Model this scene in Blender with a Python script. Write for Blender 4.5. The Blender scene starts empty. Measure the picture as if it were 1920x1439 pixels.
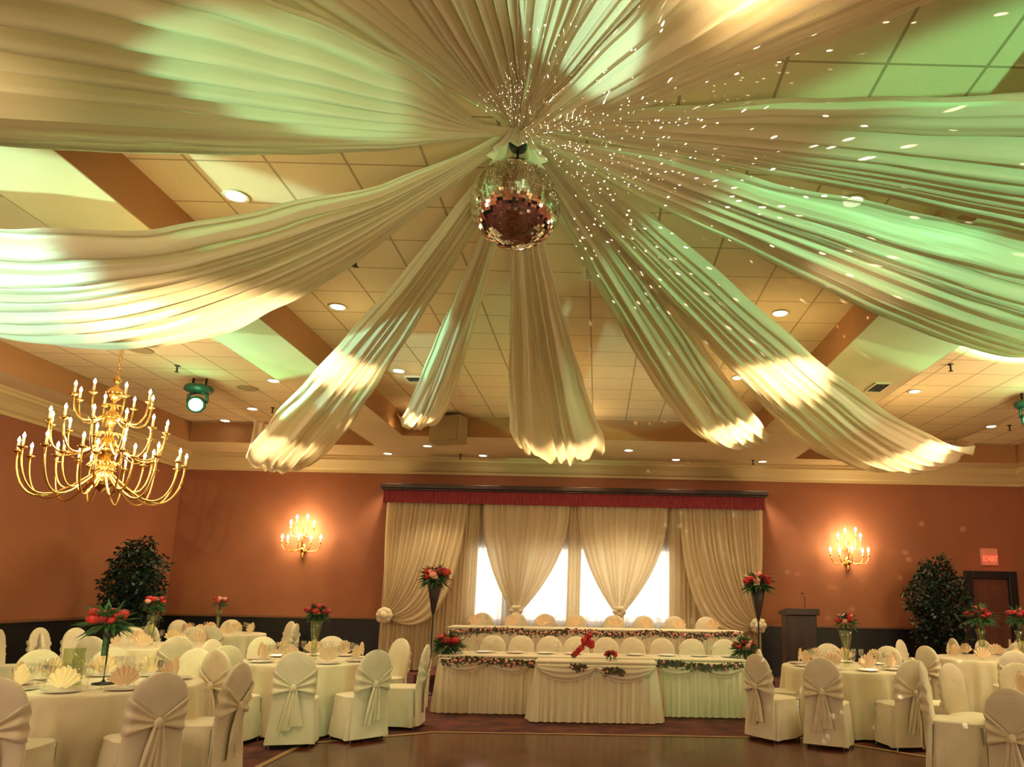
import bpy, math, random
from math import sin, cos, pi, radians as R, hypot, atan2
from mathutils import Vector, Matrix
random.seed(7)
sc = bpy.context.scene
COL = sc.collection

# ------------------------------------------------------------------ camera
cam_d = bpy.data.cameras.new('camera')
cam_d.sensor_width = 36.0
cam_d.lens = 36.0 * 1375.0 / 1920.0
cam_d.shift_x = (960.0 - 1140.0) / 1920.0
cam_d.shift_y = (850.0 - 719.5) / 1920.0
cam_d.clip_end = 100
cam = bpy.data.objects.new('camera', cam_d)
COL.objects.link(cam)
# camera right, up and forward, in the room's axes
cr = Vector((0.99970683, -0.01514264, 0.01889339)).normalized()
cu = Vector((-0.02141901, -0.18920127, 0.98170469)).normalized()
cf = Vector((0.01129095, 0.98182156, 0.18947014)).normalized()
cam.matrix_world = Matrix(((cr.x, cu.x, -cf.x, 0), (cr.y, cu.y, -cf.y, 0), (cr.z, cu.z, -cf.z, 1.6), (0, 0, 0, 1)))
sc.camera = cam

# ------------------------------------------------------------------ exposure, world
sc.view_settings.view_transform = 'Standard'
sc.view_settings.look = 'None'
sc.view_settings.gamma = 1
sc.view_settings.use_curve_mapping = False
sc.view_settings.exposure = 0.22
w = bpy.data.worlds.new('world')
sc.world = w
w.use_nodes = True
w.node_tree.nodes['Background'].inputs[0].default_value = (0.02, 0.015, 0.01, 1)
w.node_tree.nodes['Background'].inputs[1].default_value = 1.0

# ------------------------------------------------------------------ lights: the room's own and added unseen ones
WARM = (1.0, 0.76, 0.45)
def lamp(kind, name, loc, power, color, size=0.1, aim=None, angle=60, blend=0.5):
    d = bpy.data.lights.new(name, kind)
    d.energy = power; d.color = color
    if kind == 'AREA': d.size = size
    else: d.shadow_soft_size = size
    if kind == 'SPOT': d.spot_size = R(angle); d.spot_blend = blend
    o = bpy.data.objects.new(name, d)
    COL.objects.link(o); o.location = loc
    if aim is not None:
        o.rotation_euler = (Vector(aim) - Vector(loc)).to_track_quat('-Z', 'Y').to_euler()
    return o
# added unseen fill lamps, placed where further chandeliers would hang out of the frame
for x, y, z, p in ((6.2, 9.0, 3.2, 190), (-6.0, 1.8, 3.0, 150), (6.2, 1.8, 3.0, 150), (-6.0, -3.5, 3.0, 330), (6.2, -3.5, 3.0, 330)):
    lamp('POINT', 'chandelier_and_fill_lamp', (x, y, z), p, (1.0, .78, .50) if y < 5 else WARM, 0.55)
lamp('POINT', 'chandelier_and_fill_lamp', (-6.1, 9.0, 3.3), 120, WARM, 0.5)  # lamp of the chandelier in view
# wash spots: the two green heads in view, the rest added unseen near the camera
GREEN = (0.22, 1.0, 0.42)
MINT = (0.50, 1.0, 0.62)
lamp('SPOT', 'wash_spot', (-6.1, 10.8, 4.1), 1050, GREEN, 0.06, (-1.6, 5.4, 4.2), 42, 0.25)
lamp('SPOT', 'wash_spot', (6.4, 10.6, 4.1), 1900, GREEN, 0.06, (3.0, 4.4, 4.2), 52, 0.25)
lamp('SPOT', 'wash_spot', (-7.9, .6, 1.2), 3300, (.46, 1.0, .80), 0.08, (-4.55, 5.35, 3.85), 25, 0.2)
lamp('SPOT', 'wash_spot', (-4.6, -.6, .7), 2300, (.36, 1, .52), 0.04, (-1.72, 3.5, 4.28), 6.4, 0.12)
lamp('SPOT', 'wash_spot', (-2.5, -.5, 1.0), 170, (.85, 1, .36), 0.08, (-1.9, 4.8, 4.6), 30, 0.7)
lamp('SPOT', 'wash_spot', (5.5, -1.0, 1.2), 2000, (.32, 1, .46), 0.08, (3.1, 4.6, 3.95), 32, 0.25)
lamp('SPOT', 'wash_spot', (-2.0, -1.0, .8), 2600, (.55, 1, .72), 0.04, (-.08, 3.3, 4.5), 7, 0.3)
lamp('SPOT', 'wash_spot', (.6, -.6, .8), 330, (1, .84, .42), 0.3, (-.5, 3.8, 4.9), 44, 0.9)  # warm up-light added for the amber drapes overhead
lamp('SPOT', 'wash_spot', (4.0, -4.0, 3.4), 700, GREEN, 0.08, (-2.75, 8.3, 0.85), 9, 0.2)
lamp('SPOT', 'wash_spot', (-2.0, -4.0, 3.4), 800, GREEN, 0.08, (1.45, 10.3, 0.5), 5.5, 0.2)
lamp('SPOT', 'wash_spot', (-2.2, .3, 3.2), 800, (.8, 1, .35), 0.05, (-9.0, 15.0, 0.3), 26, 0.06)
lamp('SPOT', 'wash_spot', (1.8, .3, 3.2), 500, (.9, 1, .35), 0.05, (4.6, 15.6, 1.5), 10, 0.3)

# ------------------------------------------------------------------ helpers
def put(o, parent=None):
    COL.objects.link(o)
    if parent is not None: o.parent = parent
    return o
def tag(o, label=None, cat=None, group=None, kind=None):
    if label: o['label'] = label
    if cat: o['category'] = cat
    if group: o['group'] = group
    if kind: o['kind'] = kind
    return o
def empty(name, loc=(0, 0, 0), rz=0, label=None, cat=None, group=None):
    o = bpy.data.objects.new(name, None)
    o.empty_display_size = 0.2
    COL.objects.link(o); o.location = loc; o.rotation_euler = (0, 0, rz)
    return tag(o, label, cat, group)
def copy_tree(o, parent=None):
    c = o.copy(); COL.objects.link(c)
    if parent is not None: c.parent = parent
    for ch in list(o.children): copy_tree(ch, c)
    return c
class MB:
    def __init__(s): s.v = []; s.f = []; s.uv = None
    def add(s, vs, fs):
        n = len(s.v); s.v += [tuple(p) for p in vs]; s.f += [tuple(i + n for i in f) for f in fs]
    def box(s, x0, x1, y0, y1, z0, z1):
        s.add([(x0,y0,z0),(x1,y0,z0),(x1,y1,z0),(x0,y1,z0),(x0,y0,z1),(x1,y0,z1),(x1,y1,z1),(x0,y1,z1)],
              [(0,3,2,1),(4,5,6,7),(0,1,5,4),(1,2,6,5),(2,3,7,6),(3,0,4,7)])
    def quad(s, a, b, c, d): s.add([a, b, c, d], [(0, 1, 2, 3)])
    def lathe(s, prof, n=20, c=(0, 0, 0)):
        vs = []; fs = []
        for r, z in prof:
            for k in range(n):
                a = 2*pi*k/n; vs.append((c[0]+r*cos(a), c[1]+r*sin(a), c[2]+z))
        for i in range(len(prof)-1):
            for k in range(n):
                k2 = (k+1) % n
                fs.append((i*n+k, i*n+k2, (i+1)*n+k2, (i+1)*n+k))
        fs.append(tuple(reversed(range(n)))); fs.append(tuple((len(prof)-1)*n+k for k in range(n)))
        s.add(vs, fs)
    def tube(s, pts, r, n=8):
        pts = [Vector(p) for p in pts]; m = len(pts)
        rs = r if isinstance(r, (list, tuple)) else [r]*m
        vs = []; fs = []; up = Vector((0, 0, 1)); prev = None
        for i, p in enumerate(pts):
            t = (pts[min(i+1, m-1)] - pts[max(i-1, 0)]).normalized()
            if prev is None:
                a = t.cross(up)
                if a.length < 1e-3: a = t.cross(Vector((1, 0, 0)))
            else: a = prev - t*prev.dot(t)
            a.normalize(); b = t.cross(a); prev = a
            for k in range(n):
                q = p + (a*cos(2*pi*k/n) + b*sin(2*pi*k/n))*rs[i]; vs.append(q)
        for i in range(m-1):
            for k in range(n):
                k2 = (k+1) % n; fs.append((i*n+k, i*n+k2, (i+1)*n+k2, (i+1)*n+k))
        fs.append(tuple(range(n))); fs.append(tuple((m-1)*n+k for k in range(n)))
        s.add(vs, fs)
    def ball(s, c, rx, ry=None, rz=None, n=12, m=8, jit=0):
        ry = ry or rx; rz = rz or rx
        vs = [(c[0], c[1], c[2]-rz)]; fs = []
        for i in range(1, m):
            a = -pi/2 + pi*i/m
            for k in range(n):
                b = 2*pi*k/n; j = 1 + random.uniform(-jit, jit)
                vs.append((c[0]+rx*cos(a)*cos(b)*j, c[1]+ry*cos(a)*sin(b)*j, c[2]+rz*sin(a)*j))
        vs.append((c[0], c[1], c[2]+rz)); L = len(vs)-1
        for k in range(n):
            k2 = (k+1) % n
            fs.append((0, 1+k2, 1+k)); fs.append((L, 1+(m-2)*n+k, 1+(m-2)*n+k2))
            for i in range(m-2): fs.append((1+i*n+k, 1+i*n+k2, 1+(i+1)*n+k2, 1+(i+1)*n+k))
        s.add(vs, fs)
    def grid(s, fn, nu, nv, uv=False):
        vs = []; fs = []
        base = len(s.v)
        for i in range(nu+1):
            for j in range(nv+1): vs.append(fn(i/nu, j/nv))
        for i in range(nu):
            for j in range(nv):
                a = i*(nv+1)+j; fs.append((a, a+1, a+nv+2, a+nv+1))
        s.add(vs, fs)
        if uv: s.uv = (base, nu, nv)
    def build(s, name, mat, parent=None, smooth=True, bevel=0):
        me = bpy.data.meshes.new(name); me.from_pydata(s.v, [], s.f); me.update()
        if smooth:
            me.polygons.foreach_set('use_smooth', [True]*len(me.polygons))
            if smooth == 'auto': me.set_sharp_from_angle(angle=R(35))
        me.materials.append(mat)
        if s.uv:
            b, nu, nv = s.uv; l = me.uv_layers.new(name='UVMap')
            for lp in me.loops:
                k = lp.vertex_index - b
                if k >= 0: l.data[lp.index].uv = ((k // (nv+1))/nu, (k % (nv+1))/nv)
        o = bpy.data.objects.new(name, me)
        if bevel:
            m = o.modifiers.new('bevel', 'BEVEL'); m.width = bevel; m.segments = 2; m.limit_method = 'ANGLE'
        return put(o, parent)
def solid(name, mat, boxes, parent=None, bevel=0, smooth=False):
    m = MB()
    for b in boxes: m.box(*b)
    return m.build(name, mat, parent, smooth, bevel)

# ------------------------------------------------------------------ materials
def mat(name, color, rough=0.6, metal=0.0, emit=None, estr=0, trans=0, spec=0.5, sheen=0, alpha=1):
    m = bpy.data.materials.new(name); m.use_nodes = True
    b = m.node_tree.nodes['Principled BSDF']
    b.inputs['Base Color'].default_value = (*color, 1); b.inputs['Roughness'].default_value = rough
    b.inputs['Metallic'].default_value = metal; b.inputs['Specular IOR Level'].default_value = spec
    b.inputs['Sheen Weight'].default_value = sheen
    if emit: b.inputs['Emission Color'].default_value = (*emit, 1); b.inputs['Emission Strength'].default_value = estr
    if trans: b.inputs['Transmission Weight'].default_value = trans
    b.inputs['Alpha'].default_value = alpha
    return m
def noise_color(m, c1, c2, scale=(1, 1, 1), detail=4, lo=.35, hi=.65, bump=0, sc_=5, coord='Object', dist=0.01):
    nt = m.node_tree; N = nt.nodes; L = nt.links; b = N['Principled BSDF']
    tc = N.new('ShaderNodeTexCoord'); mp = N.new('ShaderNodeMapping'); mp.inputs['Scale'].default_value = scale
    nz = N.new('ShaderNodeTexNoise'); nz.inputs['Scale'].default_value = sc_; nz.inputs['Detail'].default_value = detail
    cr_ = N.new('ShaderNodeValToRGB'); e = cr_.color_ramp.elements
    e[0].position = lo; e[0].color = (*c1, 1); e[1].position = hi; e[1].color = (*c2, 1)
    L.new(tc.outputs[coord], mp.inputs[0]); L.new(mp.outputs[0], nz.inputs['Vector'])
    L.new(nz.outputs['Fac'], cr_.inputs[0]); L.new(cr_.outputs[0], b.inputs['Base Color'])
    if bump:
        bp = N.new('ShaderNodeBump'); bp.inputs['Strength'].default_value = bump; bp.inputs['Distance'].default_value = dist
        L.new(nz.outputs['Fac'], bp.inputs['Height']); L.new(bp.outputs[0], b.inputs['Normal'])
    return m
def sheer(name, color, trans_c, tfac=0.45, clear=0.06, gloss=0.12, rough=0.35, streak=(3, 90), bump=.5, bd=.02):
    """voile: diffuse front, light passing through, a little see-through and a satin sheen"""
    m = bpy.data.materials.new(name); m.use_nodes = True
    nt = m.node_tree; N = nt.nodes; L = nt.links; N.clear()
    out = N.new('ShaderNodeOutputMaterial')
    df = N.new('ShaderNodeBsdfDiffuse'); df.inputs[0].default_value = (*color, 1)
    tl = N.new('ShaderNodeBsdfTranslucent'); tl.inputs[0].default_value = (*trans_c, 1)
    tp = N.new('ShaderNodeBsdfTransparent'); gl = N.new('ShaderNodeBsdfGlossy')
    gl.inputs['Color'].default_value = (1, .95, .82, 1); gl.inputs['Roughness'].default_value = rough
    m1 = N.new('ShaderNodeMixShader'); m1.inputs[0].default_value = tfac
    m2 = N.new('ShaderNodeMixShader'); m2.inputs[0].default_value = gloss
    m3 = N.new('ShaderNodeMixShader'); m3.inputs[0].default_value = clear
    L.new(df.outputs[0], m1.inputs[1]); L.new(tl.outputs[0], m1.inputs[2])
    L.new(m1.outputs[0], m2.inputs[1]); L.new(gl.outputs[0], m2.inputs[2])
    L.new(m2.outputs[0], m3.inputs[1]); L.new(tp.outputs[0], m3.inputs[2])
    L.new(m3.outputs[0], out.inputs[0])
    tc = N.new('ShaderNodeTexCoord'); mp = N.new('ShaderNodeMapping'); mp.inputs['Scale'].default_value = (streak[0], streak[1], 1)
    nz = N.new('ShaderNodeTexNoise'); nz.inputs['Scale'].default_value = 1; nz.inputs['Detail'].default_value = 3
    bp = N.new('ShaderNodeBump'); bp.inputs['Strength'].default_value = bump; bp.inputs['Distance'].default_value = bd
    L.new(tc.outputs['UV'], mp.inputs[0]); L.new(mp.outputs[0], nz.inputs['Vector']); L.new(nz.outputs['Fac'], bp.inputs['Height'])
    for n_ in (df, tl, gl): L.new(bp.outputs[0], n_.inputs['Normal'])
    return m
M = {}
M['wall'] = noise_color(mat('painted terracotta wall', (.5, .2, .1), .75), (.33, .118, .062), (.37, .135, .07), sc_=1.2)
M['wainscot'] = noise_color(mat('dark blue black panelling', (.02, .02, .03), .45), (.006, .0065, .011), (.011, .011, .017), sc_=3)
M['rail'] = mat('brown chair rail', (.22, .09, .05), .5)
M['crown'] = mat('cream cornice paint', (.66, .52, .28), .6)
M['soffit'] = noise_color(mat('cream plaster soffit', (.7, .55, .32), .8), (.68, .54, .30), (.73, .58, .34), sc_=2)
M['coffer_side'] = mat('terracotta coffer side', (.40, .20, .08), .75)
M['black'] = mat('black metal', (.02, .02, .022), .4)
M['darkwood'] = noise_color(mat('dark stained wood', (.05, .02, .015), .35), (.018, .008, .007), (.04, .017, .013), (1, 1, .1), sc_=9)
M['door'] = noise_color(mat('brown door leaf', (.16, .05, .04), .45), (.14, .045, .035), (.19, .065, .045), (1, 1, .15), sc_=7)
M['brass'] = mat('polished brass', (.85, .55, .18), .22, 1.0)
M['bulb'] = mat('lit candle bulb', (1, 1, 1), .4, emit=(1, .82, .5), estr=38)
M['candle'] = mat('ivory candle sleeve', (.85, .78, .6), .5, emit=(1, .75, .4), estr=.35)
M['lens_lit'] = mat('lit downlight lens', (1, 1, 1), .5, emit=(1, .87, .62), estr=9)
M['ring'] = mat('cream trim ring', (.8, .72, .52), .4)
M['cloth'] = noise_color(mat('cream table linen', (.8, .72, .52), .75, sheen=.3), (.74, .67, .50), (.80, .73, .56), sc_=3)
M['cover'] = noise_color(mat('ivory chair cover linen', (.8, .74, .6), .7, sheen=.3), (.74, .67, .52), (.80, .73, .58), sc_=7, bump=.5, dist=.02)
M['sash'] = noise_color(mat('pale satin sash', (.8, .72, .52), .4, sheen=.2), (.76, .68, .49), (.82, .74, .56), sc_=8)
M['napkin'] = mat('peach folded napkin', (.86, .66, .46), .7)
M['china'] = mat('white china', (.85, .83, .78), .15)
def clear_glass(name, tint, gl):
    m = bpy.data.materials.new(name); m.use_nodes = True; nt = m.node_tree; N = nt.nodes; L = nt.links; N.clear()
    o = N.new('ShaderNodeOutputMaterial'); a = N.new('ShaderNodeBsdfTransparent'); a.inputs[0].default_value = (*tint, 1)
    g = N.new('ShaderNodeBsdfGlossy'); g.inputs['Roughness'].default_value = .08
    x = N.new('ShaderNodeMixShader'); x.inputs[0].default_value = gl; L.new(a.outputs[0], x.inputs[1]); L.new(g.outputs[0], x.inputs[2]); L.new(x.outputs[0], o.inputs[0])
    return m
M['glass'] = clear_glass('clear glass', (.985, .985, .97), .09)
M['steel'] = mat('polished steel leg', (.35, .35, .36), .25, 1)
M['red'] = noise_color(mat('red rose petals', (.7, .03, .03), .6), (.35, .01, .015), (.68, .035, .035), sc_=25)
M['deepred'] = noise_color(mat('dark red rose petals', (.3, .01, .02), .6), (.2, .005, .015), (.4, .02, .03), sc_=25)
M['pink'] = mat('pink flower petals', (.8, .35, .3), .6)
M['leaf'] = noise_color(mat('bouquet leaves', (.05, .14, .05), .55), (.02, .06, .03), (.07, .2, .06), sc_=14)
M['ficus'] = noise_color(mat('dark glossy ficus leaves', (.01, .03, .02), .5), (.006, .016, .012), (.018, .045, .025), sc_=10)
M['bark'] = mat('brown bark', (.09, .05, .03), .8)
M['pot'] = mat('dark planter', (.03, .02, .02), .5)
M['burgundy'] = noise_color(mat('burgundy valance fabric', (.3, .03, .04), .7), (.20, .018, .03), (.36, .045, .06), (40, 40, 6), sc_=1, lo=.3, hi=.7)
M['cream'] = mat('cream enamel', (.75, .66, .48), .5)
M['grille'] = noise_color(mat('tan speaker grille cloth', (.4, .3, .16), .8), (.3, .22, .11), (.45, .34, .18), sc_=60)
M['green_house'] = mat('dark green lamp housing', (.02, .09, .06), .35, .2)
M['green_lens'] = mat('lit green lens', (.6, 1, .8), .3, emit=(.35, 1.0, .62), estr=26)
M['sign_face'] = mat('pale sign face', (.5, .25, .16), .5, emit=(1, .16, .08), estr=.12)
M['sign_red'] = mat('red lit letters', (1, .1, .05), .5, emit=(1, .10, .05), estr=1.6)
M['window_glow'] = mat('daylit window glass', (.9, .95, 1), .3, emit=(.90, .94, 1.0), estr=1.5)
M['frame'] = mat('white window frame', (.8, .78, .74), .5)
M['drape'] = sheer('ivory voile drape', (.85, .78, .62), (.94, .84, .62), .50, .05, .05, .42, (4, 60), .5, .012)
M['curtain'] = sheer('cream voile curtain', (.84, .72, .50), (.9, .78, .52), .38, .0, .04, .5, (2, 60), .4, .012)
M['sheer'] = sheer('thin white voile', (.86, .80, .66), (.95, .90, .80), .6, .16, .02, .5, (1.5, 70), .3, .01)
M['skirt'] = sheer('gathered cream organza skirt', (.88, .81, .62), (.9, .82, .6), .15, .0, .05, .5, (2, 110), .5, .01)
M['mirror'] = mat('mirror tile', (.92, .90, .86), .035, 1.0)
M['foil'] = mat('white plate rim', (.8, .78, .7), .3)

# ceiling tile grid: lines every 0.61 m both ways, from the room's own coordinates
def tile_mat():
    m = mat('acoustic ceiling tile', (.72, .57, .34), .85); nt = m.node_tree; N = nt.nodes; L = nt.links; b = N['Principled BSDF']
    tc = N.new('ShaderNodeTexCoord'); sp = N.new('ShaderNodeSeparateXYZ'); L.new(tc.outputs['Object'], sp.inputs[0])
    def line(out, off, width):
        a = N.new('ShaderNodeMath'); a.operation = 'ADD'; a.inputs[1].default_value = off; L.new(out, a.inputs[0])
        d = N.new('ShaderNodeMath'); d.operation = 'DIVIDE'; d.inputs[1].default_value = .61; L.new(a.outputs[0], d.inputs[0])
        f = N.new('ShaderNodeMath'); f.operation = 'PINGPONG'; f.inputs[1].default_value = .5; L.new(d.outputs[0], f.inputs[0])
        g = N.new('ShaderNodeMath'); g.operation = 'LESS_THAN'; g.inputs[1].default_value = width/.61/2; L.new(f.outputs[0], g.inputs[0])
        return g
    x = line(sp.outputs[0], .14 + .61*40, .022); y = line(sp.outputs[1], -6.94 + .61*40, .018)
    mx = N.new('ShaderNodeMath'); mx.operation = 'MAXIMUM'; L.new(x.outputs[0], mx.inputs[0]); L.new(y.outputs[0], mx.inputs[1])
    nz = N.new('ShaderNodeTexNoise'); nz.inputs['Scale'].default_value = 60; L.new(tc.outputs['Object'], nz.inputs['Vector'])
    r = N.new('ShaderNodeValToRGB'); r.color_ramp.elements[0].color = (.68, .55, .33, 1); r.color_ramp.elements[1].color = (.76, .62, .39, 1); L.new(nz.outputs['Fac'], r.inputs[0])
    mc = N.new('ShaderNodeMix'); mc.data_type = 'RGBA'; L.new(mx.outputs[0], mc.inputs[0]); L.new(r.outputs[0], mc.inputs[6]); mc.inputs[7].default_value = (.38, .28, .15, 1)
    L.new(mc.outputs[2], b.inputs['Base Color'])
    return m
M['tile'] = tile_mat()
def floor_mats():
    c = mat('mottled red brown carpet', (.1, .03, .03), .95); noise_color(c, (.055, .014, .022), (.15, .04, .032), sc_=3.5, detail=8, lo=.38, hi=.62)
    d = mat('polished parquet', (.1, .03, .02), .2, spec=.45); nt = d.node_tree; N = nt.nodes; L = nt.links; b = N['Principled BSDF']
    tc = N.new('ShaderNodeTexCoord'); ck = N.new('ShaderNodeTexChecker'); ck.inputs['Scale'].default_value = 1/.3
    L.new(tc.outputs['Object'], ck.inputs['Vector']); ck.inputs['Color1'].default_value = (.11, .022, .014, 1); ck.inputs['Color2'].default_value = (.17, .042, .022, 1)
    nz = N.new('ShaderNodeTexNoise'); nz.inputs['Scale'].default_value = 3; nz.inputs['Detail'].default_value = 8
    mp = N.new('ShaderNodeMapping'); mp.inputs['Scale'].default_value = (9, .8, 1); L.new(tc.outputs['Object'], mp.inputs[0]); L.new(mp.outputs[0], nz.inputs['Vector'])
    mx = N.new('ShaderNodeMix'); mx.data_type = 'RGBA'; mx.blend_type = 'MULTIPLY'; mx.inputs[0].default_value = .7
    L.new(ck.outputs['Color'], mx.inputs[6]); L.new(nz.outputs['Color'], mx.inputs[7]); L.new(mx.outputs[2], b.inputs['Base Color'])
    return c, d
M['carpet'], M['parquet'] = floor_mats()
M['strip'] = mat('pale brass edge strip', (.42, .26, .12), .35, .3)

# ------------------------------------------------------------------ the room
XL, XR, YB, YF = -8.94, 9.2, -7.0, 15.68
ZS, ZC = 4.41, 4.79
def struct(o): o['kind'] = 'structure'; return o
struct(solid('floor', M['carpet'], [(XL-.2, XR+.2, YB-.2, YF+.2, -.1, 0)]))
m = MB(); pts = [(-3.05, 0), (4.6, 0), (4.6, 6.9), (2.55, 8.93), (-1.85, 8.93), (-3.05, 8.15)]
def inset(ps, d):
    cx = sum(p[0] for p in ps)/len(ps); cy = sum(p[1] for p in ps)/len(ps)
    return [(cx+(x-cx)*(1-d/hypot(x-cx, y-cy)*1.2), cy+(y-cy)*(1-d/hypot(x-cx, y-cy)*1.2)) for x, y in ps]
ins = inset(pts, .07); n = len(pts)
m.add([(x, y, .012) for x, y in ins] + [(x, y, 0) for x, y in ins], [tuple(range(n))] + [(i, (i+1) % n, n+(i+1) % n, n+i) for i in range(n)])
df = tag(m.build('dance_floor', M['parquet'], None, False), 'glossy dark parquet dance floor before the head table', 'dance floor')
m = MB()
m.add([(x, y, .016) for x, y in pts] + [(x, y, .016) for x, y in ins] + [(x, y, 0) for x, y in pts] , [(i, (i+1) % n, n+(i+1) % n, n+i) for i in range(n)] + [(i, (i+1) % n, 2*n+(i+1) % n, 2*n+i) for i in range(n)])
m.build('edge_strip', M['strip'], df, False)

# end walls and side walls, each with wainscot and rail
def wall(name, boxes_wall, boxes_low, boxes_rail):
    o = struct(solid(name, M['wall'], boxes_wall))
    solid('wainscot', M['wainscot'], boxes_low, o)
    solid('chair_rail', M['rail'], boxes_rail, o, .008)
DX0, DX1 = 7.82, 8.86
wall('wall_back', [(XL-.2, DX0, YF, YF+.15, 0, 5.2), (DX1, XR+.2, YF, YF+.15, 0, 5.2), (DX0, DX1, YF, YF+.15, 2.2, 5.2)],
     [(XL, DX0-.1, YF-.02, YF, 0, 1.0), (DX1+.1, XR, YF-.02, YF, 0, 1.0)], [(XL, DX0-.1, YF-.045, YF, 1.0, 1.05), (DX1+.1, XR, YF-.045, YF, 1.0, 1.05)])
wall('wall_left', [(XL-.15, XL, YB, YF, 0, 5.2)], [(XL, XL+.02, YB, YF, 0, 1.0)], [(XL, XL+.045, YB, YF, 1.0, 1.05)])
wall('wall_right', [(XR, XR+.15, YB, YF, 0, 5.2)], [(XR-.02, XR, YB, YF, 0, 1.0)], [(XR-.045, XR, YB, YF, 1.0, 1.05)])
wall('wall_front', [(XL-.2, XR+.2, YB-.15, YB, 0, 5.2)], [(XL, XR, YB, YB+.02, 0, 1.0)], [(XL, XR, YB, YB+.045, 1.0, 1.05)])
# cornice
prof = [(0, 4.07), (.03, 4.07), (.04, 4.12), (.09, 4.15), (.16, 4.24), (.24, 4.30), (.27, 4.31), (.27, 4.36), (.30, 4.37), (.30, 4.41), (0, 4.41)]
def cornice(name, p0, p1, nx, ny):
    m = MB(); vs = []
    for (x, y) in (p0, p1):
        for d, z in prof: vs.append((x+nx*d, y+ny*d, z))
    k = len(prof); m.add(vs, [(i, (i+1) % k, k+(i+1) % k, k+i) for i in range(k)])
    struct(m.build(name, M['crown'], None, False))
cornice('trim_1', (XL, YF), (XR, YF), 0, -1)
cornice('trim_2', (XL, YB), (XL, YF), 1, 0)
cornice('trim_3', (XR, YF), (XR, YB), -1, 0)
# ceiling: soffit with three long coffers
COF = [(-8.1, -4.45, -6.2, 14.3), (-3.65, 2.78, -6.2, 13.3), (4.0, 8.6, -6.2, 14.75)]
m = MB(); xs = [XL-.1] + [v for c in COF for v in c[:2]] + [XR+.1]
for i in range(0, len(xs), 2): m.box(xs[i], xs[i+1], YB-.1, YF+.1, ZS, ZS+.02)
for a, b, c, d in COF: m.box(a, b, YB-.1, c, ZS, ZS+.02); m.box(a, b, d, YF+.1, ZS, ZS+.02)
ceil = struct(m.build('ceiling', M['soffit'], None, False))
for a, b, c, d in COF:
    m = MB(); m.box(a, b, c, d, ZC, ZC+.03); m.build('coffer_panel', M['tile'], ceil, False)
    m = MB(); e = .012
    m.box(a-.01, a+e, c, d, ZS+.001, ZC); m.box(b-e, b+.01, c, d, ZS+.001, ZC); m.box(a+e, b-e, c-.01, c+e, ZS+.001, ZC); m.box(a+e, b-e, d-e, d+.01, ZS+.001, ZC)
    m.build('coffer_side', M['coffer_side'], ceil, False)

# door in the back wall
d1 = struct(empty('door_1', ((DX0+DX1)/2, YF, 0)))
hw = (DX1-DX0)/2
solid('door_frame', M['wainscot'], [(-hw-.04, -hw+.13, -.06, .1, 0, 2.24), (hw-.13, hw+.04, -.06, .1, 0, 2.24), (-hw+.13, hw-.13, -.06, .1, 2.08, 2.24)], d1, .01)
leaf = solid('door_leaf', M['door'], [(-hw+.13, hw-.13, .03, .08, .01, 2.08)], d1, .005)
solid('panel', M['door'], [(-.27, .27, .015, .03, 1.15, 1.95), (-.27, .27, .015, .03, .2, .95)], leaf, .01)
hm = MB(); hm.ball((-.32, 0, 1.02), .03); hm.tube([(-.32, .03, 1.02), (-.32, 0, 1.02)], .012); hm.build('door_handle', M['brass'], leaf)

# window behind the sheer curtains
w1 = struct(empty('window_1', (-.55, YF-.02, 0)))
solid('window_frame', M['frame'], [(-2.16, 2.16, -.05, .0, 2.52, 2.58), (-2.16, 2.16, -.05, 0, .94, 1.0), (-2.16, -2.1, -.05, 0, 1.0, 2.52), (2.1, 2.16, -.05, 0, 1.0, 2.52), (-1.42, -1.0, -.05, 0, 1.0, 2.52)], w1)
solid('window_pane', M['window_glow'], [(-2.1, -1.42, -.02, -.01, 1.0, 2.52), (-1.0, 2.1, -.02, -.01, 1.0, 2.52)], w1)

# ------------------------------------------------------------------ curtains on the back wall
def pleat(v, k, ph): return sin(2*pi*(k*v + ph) + 1.3*sin(2*pi*(v*k*.31 + ph*1.7)))
def cloth(name, matl, left, right, u_n=40, v_n=120, k=14, amp=.035, parent=None, zf=None, ph=0, depth=None):
    """a gathered panel between two edge curves left(u), right(u); folds run down the cloth"""
    m = MB()
    def fn(u, v):
        a = Vector(left(u)); b = Vector(right(u)); p = a.lerp(b, v); wd = (b-a).length
        am = min(amp, .28*max(wd, .05)/k*2.2)
        p.y += am*pleat(v, k, ph) - (depth(u, v) if depth else 0)
        if zf: p.z += zf(u, v)
        return p
    m.grid(fn, u_n, v_n, True)
    return m.build(name, matl, parent)
cloth('sheer_curtain', M['sheer'], lambda u: (-4.4, 15.52, 3.42-3.4*u), lambda u: (3.42, 15.52, 3.42-3.4*u), 6, 700, 62, .03)
tag(bpy.data.objects['sheer_curtain'], 'thin white voile curtain across the bright window behind the head table', 'curtain')
def smooth(a): return a*a*(3-2*a)
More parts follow.
